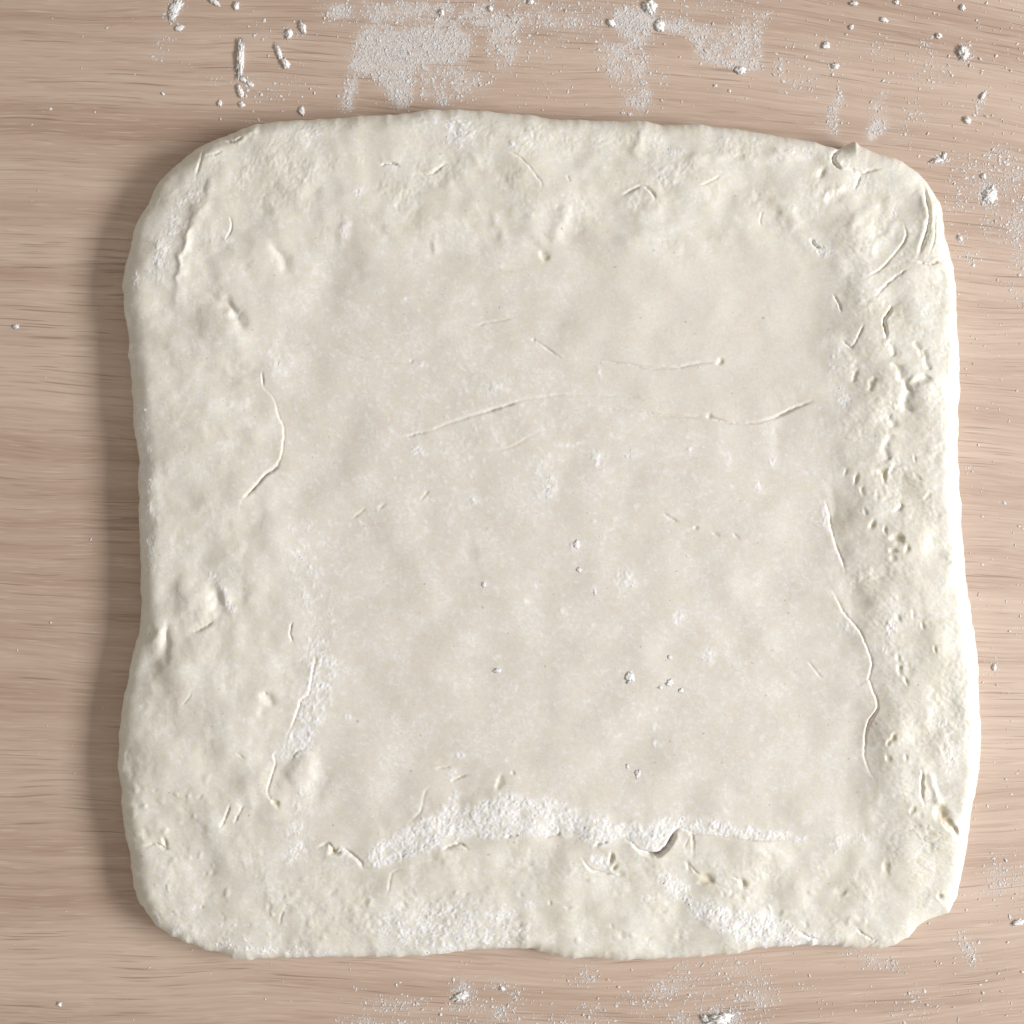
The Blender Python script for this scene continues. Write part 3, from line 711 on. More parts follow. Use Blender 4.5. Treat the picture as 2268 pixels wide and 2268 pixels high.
def dough_material():
    m, nt, bs = mat("raw_dough"); B = NB(nt)
    c, x, y = B.coords()
    fl = B.attr('flour'); wet_pitshade = B.attr('damp')
    blot = B.ramp(B.noise(c, 1 / 70, 4.0, 0.6), 0.3, 0.7)
    blot2 = B.ramp(B.noise(c, 1 / 16, 3.0, 0.6), 0.3, 0.7)
    dry = B.mix(blot, (0.650, 0.598, 0.520, 1), (0.678, 0.638, 0.568, 1))
    damp = B.mix(blot, (0.680, 0.665, 0.545, 1), (0.718, 0.706, 0.605, 1))
    col = B.mix(B.math('MINIMUM', wet_pitshade, 1.0), dry, damp)
    col = B.mix(B.ramp(wet_pitshade, 1.0, 1.8), col, (0.68, 0.585, 0.42, 1))  # golden brown of pits: bare dough, with warm recess shade painted in
    mott = B.ramp(B.noise(B.vmath('ADD', c, (77.0, 31.0, 9.0)), 1 / 26.0, 4.0, 0.65), 0.35, 0.7)
    col = B.mix(B.math('MULTIPLY', mott, 0.22), col, (0.640, 0.585, 0.505, 1))
    col = B.mix(B.math('MULTIPLY', blot2, 0.35), col, (0.735, 0.700, 0.645, 1))
    fine = B.ramp(B.noise(c, 1 / 6.0, 3.0, 0.7), 0.35, 0.75)
    col = B.mix(B.math('MULTIPLY', fine, 0.42), col, (0.79, 0.775, 0.74, 1))
    speck = B.ramp(B.noise(c, 1 / 9.0, 1.0, 0.5), 0.66, 0.76)
    col = B.mix(B.math('MULTIPLY', speck, 0.5), col, (0.79, 0.78, 0.74, 1))
    dark = B.ramp(B.noise(B.vmath('ADD', c, (311.0, 97.0, 5.0)), 1 / 9.0, 0.0, 0.5), 0.835, 0.88)
    col = B.mix(B.math('MULTIPLY', dark, 0.45), col, (0.30, 0.23, 0.16, 1))
    grn = B.noise(c, 1 / 5.5, 2.0, 0.7)
    ff = B.math('MULTIPLY', fl, B.ramp(grn, 0.30, 0.62, 0.50, 1.0))
    col = B.mix(ff, col, FLOUR_COL)
    B.link(col, bs.inputs['Base Color'])
    rg = B.math('SUBTRACT', 0.58, B.math('MULTIPLY', B.math('MINIMUM', wet_pitshade, 1.0), 0.27))
    B.link(B.math('ADD', rg, B.math('MULTIPLY', ff, 0.4)), bs.inputs['Roughness'])
    bs.inputs['Specular IOR Level'].default_value = 0.4
    bs.inputs['Subsurface Weight'].default_value = 0.4
    bs.inputs['Subsurface Radius'].default_value = (1.0, 0.72, 0.42)
    bs.inputs['Subsurface Scale'].default_value = 0.0007
    bp = B.n('ShaderNodeBump'); bp.inputs['Strength'].default_value = 0.3; bp.inputs['Distance'].default_value = S * 0.9
    hgt = B.math('ADD', B.math('MULTIPLY', B.noise(c, 1 / 9.0, 3.0, 0.65), B.math('ADD', 0.55, B.math('MULTIPLY', wet_pitshade, 0.4))), B.math('MULTIPLY', grn, B.math('MULTIPLY', fl, 0.45)))
    B.link(hgt, bp.inputs['Height'])
    B.link(bp.outputs[0], bs.inputs['Normal'])
    return m

def flour_material(name, lo, hi):
    m, nt, bs = mat(name); B = NB(nt)
    c, x, y = B.coords()
    f = B.ramp(B.noise(c, 1 / 14.0, 3.0, 0.7), 0.3, 0.7)
    col = B.mix(f, lo, hi)
    B.link(col, bs.inputs['Base Color'])
    bs.inputs['Roughness'].default_value = 0.95
    bs.inputs['Specular IOR Level'].default_value = 0.05
    bs.inputs['Subsurface Weight'].default_value = 0.4; bs.inputs['Subsurface Radius'].default_value = (1, 0.9, 0.8); bs.inputs['Subsurface Scale'].default_value = 0.0006
    bp = B.n('ShaderNodeBump'); bp.inputs['Strength'].default_value = 0.5; bp.inputs['Distance'].default_value = S * 1.5
    B.link(B.noise(c, 1 / 4.0, 2.0, 0.6), bp.inputs['Height']); B.link(bp.outputs[0], bs.inputs['Normal'])
    return m

WOOD = wood_material(); DOUGH = dough_material(); FLOUR = flour_material('flour_powder', (0.74, 0.72, 0.71, 1), (0.84, 0.83, 0.83, 1))
THIN_FLOUR = flour_material('flour_crumbs', (0.62, 0.59, 0.57, 1), (0.78, 0.765, 0.755, 1))

# ------------------------------------------------------------------ mesh building
def make_mesh(name, verts, quads=None, tris=None, smooth=True):
    me = bpy.data.meshes.new(name)
    verts = np.asarray(verts, np.float32)
    nq = 0 if quads is None else len(quads); ntr = 0 if tris is None else len(tris)
    me.vertices.add(len(verts)); me.vertices.foreach_set('co', verts.ravel())
    loops = []; starts = []
    if nq: loops.append(np.asarray(quads, np.int32).ravel()); starts.append(np.arange(nq, dtype=np.int32) * 4)
    if ntr: loops.append(np.asarray(tris, np.int32).ravel()); starts.append(nq * 4 + np.arange(ntr, dtype=np.int32) * 3)
    loops = np.concatenate(loops); starts = np.concatenate(starts)
    me.loops.add(len(loops)); me.loops.foreach_set('vertex_index', loops)
    me.polygons.add(len(starts)); me.polygons.foreach_set('loop_start', starts)
    me.polygons.foreach_set('use_smooth', np.full(len(starts), smooth, bool))
    me.update(calc_edges=True)
    return me

def add_attr(me, name, vals):
    a = me.attributes.new(name, 'FLOAT', 'POINT')
    a.data.foreach_set('value', np.asarray(vals, np.float32).ravel())

def link(name, me, m, label=None, cat=None, group=None, kind=None):
    o = bpy.data.objects.new(name, me)
    COL.objects.link(o)
    if m: me.materials.append(m)
    if label: o['label'] = label
    if cat: o['category'] = cat
    if group: o['group'] = group
    if kind: o['kind'] = kind
    return o

def grid_quads(nu, nv):
    idx = np.arange(nu * nv).reshape(nv, nu)
    return np.stack([idx[:-1, :-1], idx[1:, :-1], idx[1:, 1:], idx[:-1, 1:]], -1).reshape(-1, 4)

# ------------------------------------------------------------------ flour on the table: where it lies
D = np.zeros((N, N), np.float32)
def fpoly(pts, s, b=8):
    global D
    D = np.maximum(D, s * blur(poly_mask(pts), b))
def fspot(t, x, y, rx, ry, s, rot=0.0):
    x, y = T1(t, x, y); rx *= TK; ry *= TK
    R = 2.6 * max(rx, ry)
    x0 = max(0, int((x - R) / G)); x1 = min(N, int((x + R) / G) + 1)
    y0 = max(0, int((y - R) / G)); y1 = min(N, int((y + R) / G) + 1)
    if x1 <= x0 or y1 <= y0: return
    X = GX[y0:y1, x0:x1] - x; Y = GY[y0:y1, x0:x1] - y
    c, sn = math.cos(radians(rot)), math.sin(radians(rot))
    u = (X * c + Y * sn) / rx; v = (-X * sn + Y * c) / ry
    D[y0:y1, x0:x1] = np.maximum(D[y0:y1, x0:x1], s * np.exp(-(u * u + v * v) ** 1.3))
fpoly(T('TC', (150, 130), (450, 130), (760, 180), (730, 330), (640, 350), (450, 330), (440, 560), (360, 600), (240, 420), (130, 380), (90, 330)), .95)
fpoly(T('TC', (150, 130), (250, 150), (150, 380), (120, 600), (35, 600), (80, 360)), .8, 5)
fpoly(T('TC', (120, 0), (900, -10), (900, 150), (700, 180), (190, 130)), .68)
fpoly(T('TC', (820, 40), (1040, 60), (1000, 320), (880, 400), (830, 250)), .75)
fpoly(T('TC', (450, 330), (720, 340), (860, 470), (740, 520), (560, 500), (470, 560)), .62)
fpoly(T('TC', (900, 0), (1520, 0), (1450, 200), (1020, 180)), .55, 16)
fpoly(T('TC', (1040, 180), (1280, 230), (1260, 280), (1050, 330)), .28, 10)
fpoly(T('TC', (980, 330), (1260, 400), (1280, 560), (1050, 500)), .10, 20)
fpoly(T('TC', (560, 480), (640, 520), (640, 575), (540, 575)), .75, 6)
fpoly(T('TC', (1500, 30), (1740, 40), (1720, 230), (1610, 250), (1520, 190)), .95)
fpoly(T('TC', (1420, 190), (1620, 230), (1710, 300), (1700, 470), (1500, 440), (1440, 340)), .66)
fpoly(T('TC', (1560, 470), (1740, 470), (1690, 600), (1560, 590)), .72)
fpoly(T('TC', (1700, 70), (1932, 90), (1932, 190), (1740, 170)), .8)
fpoly(T('TC', (1740, 350), (1810, 380), (1800, 470), (1740, 480)), .4)
fpoly(T('TR', (0, 60), (120, 120), (330, 150), (540, 60), (585, 60), (540, 130), (535, 380), (420, 390), (200, 330), (120, 190), (0, 170)), .68, 6)
fpoly(T('TR', (130, 160), (260, 180), (280, 340), (190, 330)), .8, 8)
fpoly(T('TR', (480, 60), (585, 70), (545, 140), (480, 300)), .6, 5)
fpoly(T('TR', (20, 0), (560, 0), (540, 90), (100, 90)), .28, 14)
fspot('TC', 40, 60, 70, 60, .85); fspot('TL', 1830, 60, 110, 60, .7); fspot('TL', 1560, 180, 50, 50, .55); fspot('TL', 1390, 170, 50, 50, .3)
fspot('TL', 930, 50, 45, 70, .7, 25); fspot('TL', 955, 150, 26, 18, .7); fspot('TL', 880, 220, 55, 32, .62); fspot('TL', 840, 310, 45, 26, .5); fspot('TL', 1160, 430, 60, 20, .42)
fspot('TL', 1350, 440, 60, 30, .4); fspot('TL', 1350, 570, 60, 30, .25); fspot('TL', 1050, 720, 30, 20, .4); fspot('TL', 1500, 480, 200, 60, .12); fspot('TL', 1360, 640, 40, 20, .3)
fspot('TL', 250, 595, 50, 12, .3); fspot('TL', 15, 1750, 30, 14, .5)
fspot('TR', 625, 370, 30, 70, .66); fspot('TR', 750, 450, 140, 35, .42, -4); fspot('TR', 640, 480, 26, 20, .7); fspot('TR', 935, 530, 36, 44, .8); fspot('TR', 910, 650, 38, 130, .66)
fspot('TR', 1165, 545, 30, 80, .78, 28); fspot('TR', 1100, 590, 60, 16, .4, -20); fspot('TR', 1140, 690, 50, 95, .92, 42); fspot('TR', 1700, 550, 16, 70, .7, 24); fspot('TR', 820, 300, 200, 110, .16)
fspot('TR', 1160, 260, 60, 60, .25); fspot('TR', 1605, 285, 44, 50, .7); fspot('TR', 1480, 850, 50, 30, .75); fspot('TR', 1330, 600, 80, 50, .2); fspot('TR', 1240, 730, 80, 90, .26)
fspot('TR', 1745, 1040, 60, 60, .98); fspot('TR', 1720, 950, 140, 100, .34); fspot('TR', 1880, 930, 70, 60, .55); fspot('TR', 1850, 1000, 60, 60, .5); fspot('TR', 1800, 830, 80, 60, .4)
fspot('TR', 1900, 1200, 70, 150, .55); fspot('TR', 1780, 1190, 70, 80, .32); fspot('TR', 1910, 1370, 40, 70, .5); fspot('TR', 1590, 1070, 70, 60, .3); fspot('TR', 1640, 1380, 50, 40, .35); fspot('TR', 1585, 1275, 30, 40, .45)
fspot('TR', 1430, 260, 60, 60, .12); fspot('TR', 1900, 1560, 60, 60, .25); fspot('TR', 1380, 380, 150, 100, .10); fspot('TR', 1640, 900, 70, 60, .2)
fspot('BR', 1790, 1160, 60, 100, .5); fspot('BR', 1640, 1530, 40, 85, .62, -35); fspot('BR', 1170, 1605, 100, 36, .5, 10); fspot('BR', 1110, 1590, 40, 26, .66); fspot('BR', 1905, 1385, 36, 22, .8)
fspot('BR', 310, 1900, 120, 60, 1.0); fspot('BR', 480, 1780, 110, 110, .5); fspot('BR', 380, 1640, 140, 70, .3); fspot('BR', 200, 1730, 120, 120, .26); fspot('BR', 60, 1740, 60, 60, .5); fspot('BR', 1000, 1540, 50, 16, .6)
fspot('BR', 500, 1570, 20, 50, .4); fspot('BR', 1330, 1840, 120, 80, .16); fspot('BR', 90, 1900, 60, 40, .6); fspot('BR', 1900, 1150, 60, 120, .22); fspot('BR', 780, 1740, 60, 30, .15)
fspot('BC', 710, 1760, 66, 60, .8); fspot('BC', 340, 1830, 130, 40, .5); fspot('BC', 760, 1840, 170, 30, .45); fspot('BC', 900, 1870, 50, 60, .66); fspot('BC', 1360, 1690, 50, 50, .5, -40)
fspot('BC', 1760, 1760, 60, 60, .66); fspot('BC', 890, 1730, 90, 30, .4); fspot('BC', 180, 1920, 120, 30, .55); fspot('BC', 1860, 1900, 80, 30, .5); fspot('BC', 1400, 1870, 90, 40, .3); fspot('BC', 1650, 1820, 120, 60, .25)
fspot('BC', 1880, 1660, 40, 90, .35); fspot('BC', 150, 1740, 40, 14, .3); fspot('BC', 980, 1800, 60, 60, .3)
fspot('MR', 1760, 1800, 40, 50, .3); fspot('MR', 1640, 720, 20, 20, .35)
D *= (1 - INSIDE)
sprink = 0.018 * sstep(600, 200, GY) * sstep(250, 800, GX) + 0.016 * sstep(1900, 2150, GX) + 0.02 * sstep(2080, 2160, GY) * sstep(500, 1000, GX) + 0.0012
worm = band_noise(5, 13, 51); worm2 = band_noise(14, 40, 52); worm3 = band_noise(40, 110, 53)
DD = D * (1 + 0.22 * worm2 + 0.18 * worm3)
cov_t = sstep(0.32, 1.20, DD * 0.95 + 0.36 * worm * (D > 0.03))
FILM = np.clip(0.34 * blur(cov_t, 2.8) + 0.40 * sstep(0.03, 0.9, blur(DD, 8)), 0, 0.72) * (1 - INSIDE)

# ------------------------------------------------------------------ the table
def build_table():
    n = 620
    us = np.linspace(-60, 2328, n)
    # a wider skirt beyond the frame
    us = np.r_[-2600, -900, -300, us, 2568, 3168, 4868]
    X, Y = np.meshgrid(us, us)
    v = np.stack([tx(X), ty(Y), np.zeros_like(X)], -1).reshape(-1, 3)
    q = grid_quads(len(us), len(us))
    top_n = len(v)
    th = -0.022
    # a thickness of board below
    b = us[[0, -1]]
    bv = np.array([[tx(b[0]), ty(b[0]), th], [tx(b[1]), ty(b[0]), th], [tx(b[1]), ty(b[1]), th], [tx(b[0]), ty(b[1]), th]])
    m = len(us)
    c = [0, m - 1, m * m - 1, m * (m - 1)]
    k = [top_n, top_n + 1, top_n + 2, top_n + 3]
    idx = np.arange(m * m).reshape(m, m)
    rims = [idx[0, :], idx[:, -1], idx[-1, ::-1], idx[::-1, 0]]
    me_q = [q, np.array([[k[0], k[1], k[2], k[3]]])]
    tri = []
    for e in range(4):                     # side faces as fans
        r = rims[e]
        for i in range(len(r) - 1):
            tri.append((r[i], r[i + 1], k[(e + 1) % 4] if i >= len(r) // 2 else k[e]))
        tri.append((r[len(r) // 2], k[(e + 1) % 4], k[e]))
    me = make_mesh("tabletop", np.vstack([v, bv]), np.vstack(me_q), np.array(tri), True)
    film = np.zeros(len(v) + 4, np.float32)
    ok = (X >= 0) & (X <= 2268) & (Y >= 0) & (Y <= 2268)
    f = sample(FILM, X, Y) * ok
    film[:top_n] = f.ravel()
    add_attr(me, 'film', film)
    link("tabletop", me, WOOD, "pinkish brown wood veneer tabletop with fine dark horizontal grain under the dough", "table", kind="structure")
build_table()

# ------------------------------------------------------------------ the dough
def build_dough():
    n = 1000
    def s_of(p):
        return _L[np.argmin(np.hypot(outline[:, 0] - p[0], outline[:, 1] - p[1]))]
    sTL, sTR, sBR, sBL = s_of((373, 373)), s_of((2044, 387)), s_of((2102, 2026)), s_of((345, 2060))
    def fwd(a, b): return (b - a) % PER
    t = np.linspace(0, 1, n)
    a = 0.28
    u = t - a * np.sin(2 * pi * t) / (2 * pi)
    top_s = sTL + fwd(sTL, sTR) * u
    rig_s = sTR + fwd(sTR, sBR) * u
    bot_s = sBL - fwd(sBR, sBL) * u
    lef_s = sTL - fwd(sBL, sTL) * u
    top, _ = out_ragged(top_s); rig, _ = out_ragged(rig_s); bot, _ = out_ragged(bot_s); lef, _ = out_ragged(lef_s)
    U = u[None, :, None]; V = u[:, None, None]
    Pm = (1 - V) * top[None] + V * bot[None] + (1 - U) * lef[:, None] + U * rig[:, None] - \
        ((1 - U) * (1 - V) * top[0] + U * (1 - V) * top[-1] + (1 - U) * V * bot[0] + U * V * bot[-1])
    X = Pm[..., 0]; Y = Pm[..., 1]
    d = dist_at(X, Y)
    rows = np.minimum(np.arange(n), np.arange(n)[::-1])
    d = np.where(np.minimum(rows[:, None], rows[None, :]) == 0, 0, d)
    Z = dough_z(X, Y, d)
    top_v = np.stack([wx(X), wy(Y), Z * S], -1).reshape(-1, 3)
    idx = np.arange(n * n).reshape(n, n)
    rim = np.concatenate([idx[0, :-1], idx[:-1, -1], idx[-1, :0:-1], idx[:0:-1, 0]])
    rim_s = np.concatenate([top_s[:-1], rig_s[:-1], bot_s[:0:-1], lef_s[:0:-1]])
    rp, rn = out_ragged(rim_s)
    rz = Z.ravel()[rim]
    vs = [top_v]; quads = [grid_quads(n, n)]
    prev = rim; base = n * n
    K = 7
    for k in range(1, K + 1):
        ang = (pi / 2) * k / K
        z = rz * (1 - math.sin(ang) * 1.0)
        inn = (1 - math.cos(ang)) * (rz * 0.42)
        p = rp - rn * inn[:, None]
        vs.append(np.stack([wx(p[:, 0]), wy(p[:, 1]), z * S + 2e-5], -1))
        cur = np.arange(base, base + len(rim)); base += len(rim)
        a_, b_ = prev, cur
        quads.append(np.stack([a_, np.roll(a_, -1), np.roll(b_, -1), b_], -1))
        prev = cur
    # underside
    vs.append(np.array([[0, 0, 2e-5]]))
    tri = np.stack([prev, np.roll(prev, -1), np.full(len(prev), base)], -1)
    me = make_mesh("dough", np.vstack(vs), np.vstack(quads), tri, True)
    x = np.concatenate([X.ravel(), np.tile(rp[:, 0], K), [1134]]); y = np.concatenate([Y.ravel(), np.tile(rp[:, 1], K), [1134]])
    add_attr(me, 'flour', sample(FL, x, y)); add_attr(me, 'damp', sample(WET_PITSHADE, x, y))  # damp also carries the shade tone painted into the pits
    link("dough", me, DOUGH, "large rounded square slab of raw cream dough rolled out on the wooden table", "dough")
build_dough()

# ------------------------------------------------------------------ loose flour
OCT = np.array([[1, 0, 0], [-1, 0, 0], [0, 1, 0], [0, -1, 0], [0, 0, 1], [0, 0, -1]], float)
OCF = np.array([[0, 2, 4], [2, 1, 4], [1, 3, 4], [3, 0, 4], [2, 0, 5], [1, 2, 5], [3, 1, 5], [0, 3, 5]])
def grains(name, px, py, pz, r, flat, seed, label, on_table):
    n = len(px)
    rg = np.random.default_rng(seed)
    v = OCT[None] * r[:, None, None] * rg.uniform(0.6, 1.4, (n, 6, 1)) + rg.normal(0, 0.18, (n, 6, 3)) * r[:, None, None]
    a = rg.uniform(0, 2 * pi, n); e = rg.uniform(0.7, 1.5, n)
    x = v[..., 0] * e[:, None]; y = v[..., 1] / e[:, None]
    vx = x * np.cos(a)[:, None] - y * np.sin(a)[:, None]; vy = x * np.sin(a)[:, None] + y * np.cos(a)[:, None]
    vz = v[..., 2] * flat + (r * flat * 0.55)[:, None]
    fx_, fy_ = (tx, ty) if on_table else (wx, wy)
    V = np.stack([fx_(px[:, None] + vx), fy_(py[:, None] + vy), (pz[:, None] + vz) * S], -1).reshape(-1, 3)
    F = (OCF[None] + (np.arange(n) * 6)[:, None, None]).reshape(-1, 3)
    F = F[:, ::-1]          # y is flipped between the measured plane and the world
    me = make_mesh(name, V, None, F, False)
    return link(name, me, THIN_FLOUR if on_table else FLOUR, label, "flour", kind="stuff")

def scatter(weight, n, seed):
    rg = np.random.default_rng(seed)
    w = weight.ravel().astype(np.float64); w /= w.sum()
    k = rg.choice(w.size, n, p=w)
    x = GX.ravel()[k] + rg.uniform(-G / 2, G / 2, n); y = GY.ravel()[k] + rg.uniform(-G / 2, G / 2, n)
    return x, y, rg

for (name, msk, n, seed, lab) in (
        ("loose_flour", sstep(300, 299, GY) * sstep(2000, 1999, GX), 7600, 61, "white flour dusted in swept patches on the wood above the dough"),
        ("loose_flour", sstep(1999, 2000, GX) * sstep(1500, 1499, GY), 2000, 62, "thin sprinkle of flour on the wood along the dough's right side"),
        ("loose_flour", sstep(1500, 1501, GY), 2900, 63, "scattered flour specks on the wood below the dough")):
    w = (np.clip(cov_t * 1.0 + 0.10 * DD * (D > 0.03), 0, None) + 0.35 * sprink * 0.25) * msk * (1 - INSIDE)
    x, y, rg = scatter(w, n, seed)
    r = np.clip(np.exp(rg.normal(0.48, 0.42, n)), 0.75, 4.4)
    grains(name, x, y, np.zeros(n), r, 0.27, seed, lab, True)
w = sprink * (1 - INSIDE)
x, y, rg = scatter(w, 800, 66)
r = np.clip(np.exp(rg.normal(0.50, 0.42, 800)), 0.9, 3.8)
grains("flour_specks", x, y, np.zeros(800), r, 0.5, 66, "stray single specks of flour spread over the bare wood", True)
w = (FLOURY ** 2) * (0.25 + np.clip(0.6 + 0.5 * nz_p, 0, 2)) * INSIDE * sstep(6, 16, sample(blur(INSIDE, 8), GX, GY) * 20)
x, y, rg = scatter(w, 1500, 67)
r = np.clip(np.exp(rg.normal(0.15, 0.45, 1500)), 0.5, 3.0)
grains("flour_coating", x, y, dough_z(x, y) - 0.5, r, 0.35, 67, "powdery white flour lying in patches on top of the dough", False)

# ------------------------------------------------------------------ single lumps of flour
def ico(sub):
    import bmesh
    bm = bmesh.new(); bmesh.ops.create_icosphere(bm, subdivisions=sub, radius=1.0)
    v = np.array([p.co[:] for p in bm.verts]); f = np.array([[q.index for q in p.verts] for p in bm.faces])
    bm.free()
    return v, f
ICO3 = ico(3); ICO4 = ico(4)
def lump_noise(v, seed, fr):
    from mathutils import noise as mn, Vector
    o = Vector((seed * 3.7, seed * 1.9, seed * 0.7))
    return np.array([mn.fractal(Vector(p) * fr + o, 0.8, 2.1, 4) for p in v])
def clump(name, x, y, lx, ly, rot, h, seed, label, group, on_table=True):
    v, f = (ICO4 if max(lx, ly) > 24 else ICO3)
    asp = np.array([lx / max(lx, ly), ly / max(lx, ly), 1.0])
    h *= 0.6 if on_table else 0.36
    lx *= 0.92; ly *= 0.92
    k = 1 + 0.80 * lump_noise(v * np.array([lx / min(lx, ly), ly / min(lx, ly), 1.0]), seed, 2.1)
    k = np.clip(k, 0.4, 1.6)
    sx = np.sign(v[:, 0]) * np.abs(v[:, 0]) ** (0.75 if lx > 2 * ly or ly > 2 * lx else 1)
    X = sx * lx / 2 * k; Y = v[:, 1] * ly / 2 * k; Z = v[:, 2] * h / 2 * k
    a = radians(rot)
    px = X * math.cos(a) - Y * math.sin(a); py = X * math.sin(a) + Y * math.cos(a)
    Z = np.maximum(Z, -h * 0.3)
    V = np.stack([px * S, -py * S, (Z + h * 0.3) * S], -1)
    me = make_mesh(name, V, None, f[:, ::-1], True)
    o = link(name, me, FLOUR, label, "flour lump", group)
    if on_table: o.location = (float(tx(x)), float(ty(y)), 0.0)
    else: o.location = (float(wx(x)), float(wy(y)), float(dough_z(np.array([x]), np.array([y]))[0]) * S - 0.6 * S)
    return o
GT = "flour lumps lying on the wood"; GD = "flour lumps lying on the dough"
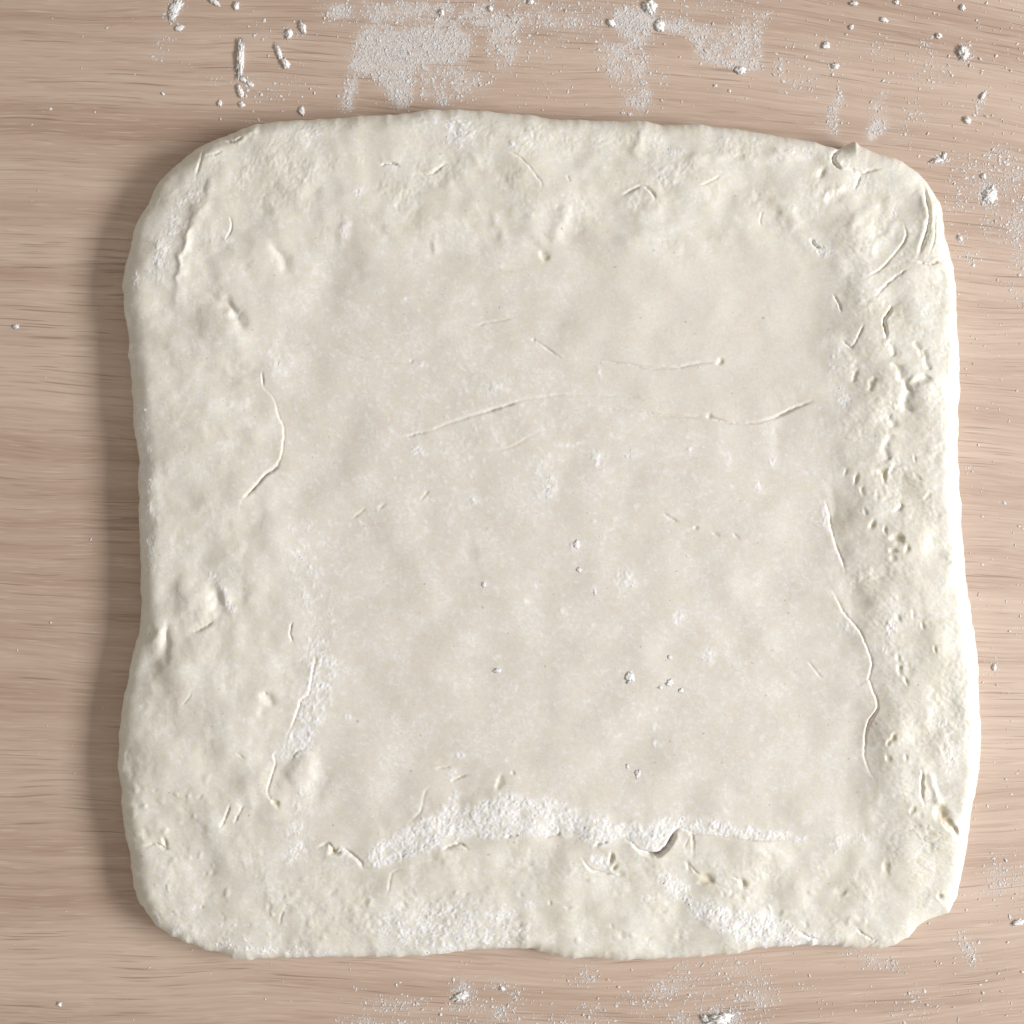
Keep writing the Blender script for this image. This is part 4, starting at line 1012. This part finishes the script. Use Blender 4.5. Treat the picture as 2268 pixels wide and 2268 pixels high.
CL = [
    (533, 128, 80, 15, 92, 13, "flour_stick", "longest white stick of pressed flour, upright on the wood above the dough's upper left corner"),
    (617, 116, 36, 10, 72, 9, "flour_stick", "thin bent stick of flour to the right of the longest flour stick"),
    (633, 141, 24, 15, 60, 12, "flour_lump", "chunky flour lump at the lower end of the thin bent flour stick"),
    (538, 177, 18, 10, 30, 7, "flour_lump", "flat flour flake just under the lower tip of the longest flour stick"),
    (554, 187, 18, 10, 25, 7, "flour_lump", "small flour flake right of the column of flakes under the longest stick"),
    (532, 203, 28, 11, 68, 9, "flour_lump", "narrow upright flour lump two flakes below the longest flour stick"),
    (535, 232, 14, 11, 20, 8, "flour_lump", "lowest small flour crumb in line under the longest flour stick"),
    (487, 229, 9, 15, 10, 7, "flour_lump", "tiny flour crumb left of the lowest crumb under the longest stick"),
    (669, 246, 12, 20, -10, 8, "flour_lump", "double crumb of flour almost touching the dough's upper left edge"),
    (640, 76, 16, 22, 10, 10, "flour_lump", "rounded flour crumb above the thin bent flour stick"),
    (671, 62, 13, 26, -20, 10, "flour_lump", "ragged upright flour crumb between the sticks and the big flour smear"),
    (523, 13, 14, 20, 10, 9, "flour_lump", "flour crumb near the top border above the longest flour stick"),
    (475, 5, 28, 9, 30, 8, "flour_lump", "slanting flour crumb cut by the top border, left of the sticks"),
    (388, 20, 46, 20, -62, 7, "flour_lump", "pressed grey white flour smear lump at the top left of the wood"),
    (398, 62, 22, 13, -10, 6, "flour_lump", "small flour flake just below the pressed smear lump at top left"),
    (978, 28, 11, 17, 0, 9, "flour_lump", "bright flour grain on the wide flour patch above the dough's top centre"),
    (1086, 19, 12, 12, 0, 9, "flour_lump", "round flour grain right of the wide flour patch near the top border"),
    (1175, 5, 14, 11, 0, 9, "flour_lump", "flour grain at the top border midway between the two flour patches"),
    (1439, 15, 30, 24, 40, 15, "flour_lump", "biggest bright flour lump at the top border on the narrow flour patch"),
    (1461, 57, 20, 24, 10, 11, "flour_lump", "flour lump on the narrow patch below the biggest top border lump"),
    (1353, 51, 18, 14, 40, 10, "flour_lump", "flour lump at the left rim of the narrow flour patch"),
    (1892, 8, 17, 10, 0, 9, "flour_lump", "oval flour crumb on bare wood at the top border, upper right"),
    (1957, 44, 17, 9, 20, 8, "flour_lump", "flat oval flour crumb below and right of the oval top border crumb"),
    (1885, 60, 9, 11, 30, 8, "flour_lump", "tiny flour crumb straight below the oval top border crumb"),
    (1829, 102, 17, 15, 0, 10, "flour_lump", "squarish flour crumb alone on the wood right of the triangular flour patch"),
    (2133, 118, 21, 28, -10, 15, "flour_lump", "bright flour lump ringed by powder on dark wood in the upper right corner"),
    (2131, 17, 11, 13, 20, 10, "flour_lump", "round crumb at the top border in the upper right corner"),
    (2079, 80, 12, 11, 0, 10, "flour_lump", "round crumb left of the powder ringed lump in the upper right corner"),
    (1985, 5, 11, 10, 0, 8, "flour_lump", "small crumb at the top border above the flat oval crumb"),
    (1850, 147, 15, 13, 10, 9, "flour_lump", "small flour lump below the squarish crumb"),
    (1640, 156, 24, 15, 0, 10, "flour_lump", "grey white lump at the bottom tip of the triangular flour patch"),
    (2141, 266, 17, 15, 0, 11, "flour_lump", "three cornered flour lump at the foot of the slanting flour streak, right side"),
    (2176, 213, 8, 18, 20, 8, "flour_lump", "slim flour crumb at the top of the slanting flour streak, right side"),
    (2074, 356, 24, 9, -12, 8, "flour_lump", "flat flour lump beside the dough's upper right corner"),
    (2090, 347, 9, 18, 15, 8, "flour_lump", "upright flour crumb at the right end of the flat lump by the dough corner"),
    (2192, 432, 28, 32, 20, 9, "flour_lump", "heaped flour lump on the wood right of the dough's upper right corner"),
    (2178, 390, 11, 12, 0, 8, "flour_lump", "small crumb above the heaped lump right of the dough"),
    (2126, 528, 8, 15, -20, 8, "flour_lump", "small upright crumb close to the dough's right edge below the corner"),
    (1592, 2258, 52, 24, -12, 18, "flour_lump", "largest flour lump, cut by the bottom border below the dough"),
    (1562, 2255, 20, 14, 30, 11, "flour_lump", "crumb at the left end of the largest bottom border lump"),
    (1020, 2206, 32, 15, -25, 8, "flour_lump", "flat flour lump on the wood below the dough's bottom centre"),
    (1112, 2189, 13, 9, 30, 7, "flour_lump", "small crumb right of the flat lump below the dough's bottom centre"),
    (2254, 2043, 24, 10, -10, 9, "flour_lump", "crumbly lump at the right border level with the dough's lower right corner"),
    (2202, 1478, 8, 14, 10, 8, "flour_lump", "small upright crumb on the wood right of the dough's lower right side"),
    (132, 2224, 9, 10, 0, 7, "flour_lump", "lone crumb on bare wood in the lower left corner"),
    (36, 723, 13, 10, 0, 7, "flour_lump", "lone round crumb at the left border beside the dough"),
    (361, 208, 9, 5, 40, 5, "flour_lump", "lone pale crumb on bare wood above the dough's upper left curve"),
]
for i, (x, y, lx, ly, rot, h, nm, lab) in enumerate(CL):
    clump(nm, x, y, lx, ly, rot, h, i + 1, lab, GT)
CD = [
    (1276, 1206, 13, 17, 20, 6, "larger of two flour lumps near the dough's centre"),
    (1281, 1261, 11, 11, 0, 6, "small round flour lump just below the larger central lump"),
    (1317, 1310, 9, 14, -10, 5, "small flour lump left of and below the round flour spot on the dough"),
    (1394, 1498, 20, 24, 10, 8, "biggest flour lump on the dough's lower right middle"),
    (1480, 1510, 19, 13, -35, 7, "slanted flour lump right of the biggest lump on the dough"),
    (1461, 1520, 9, 8, 0, 5, "tiny lump touching the left of the slanted flour lump"),
    (1506, 1527, 12, 10, -30, 6, "small lump at the lower right of the slanted flour lump"),
    (1481, 1454, 10, 9, 0, 6, "round flour crumb above the slanted flour lump"),
    (1102, 1483, 17, 10, -10, 5, "flat flour lump left of the biggest lump on the dough"),
    (1412, 1712, 12, 17, 0, 6, "flour crumb between the biggest lump and the torn flap"),
    (1388, 1695, 8, 10, 0, 5, "tiny crumb left of the crumb above the torn flap"),
    (1072, 1294, 8, 11, 0, 5, "small pale crumb left of the dough's centre"),
]
for i, (x, y, lx, ly, rot, h, lab) in enumerate(CD):
    clump("flour_lump", x, y, lx, ly, rot, h, 100 + i, lab, GD, False)
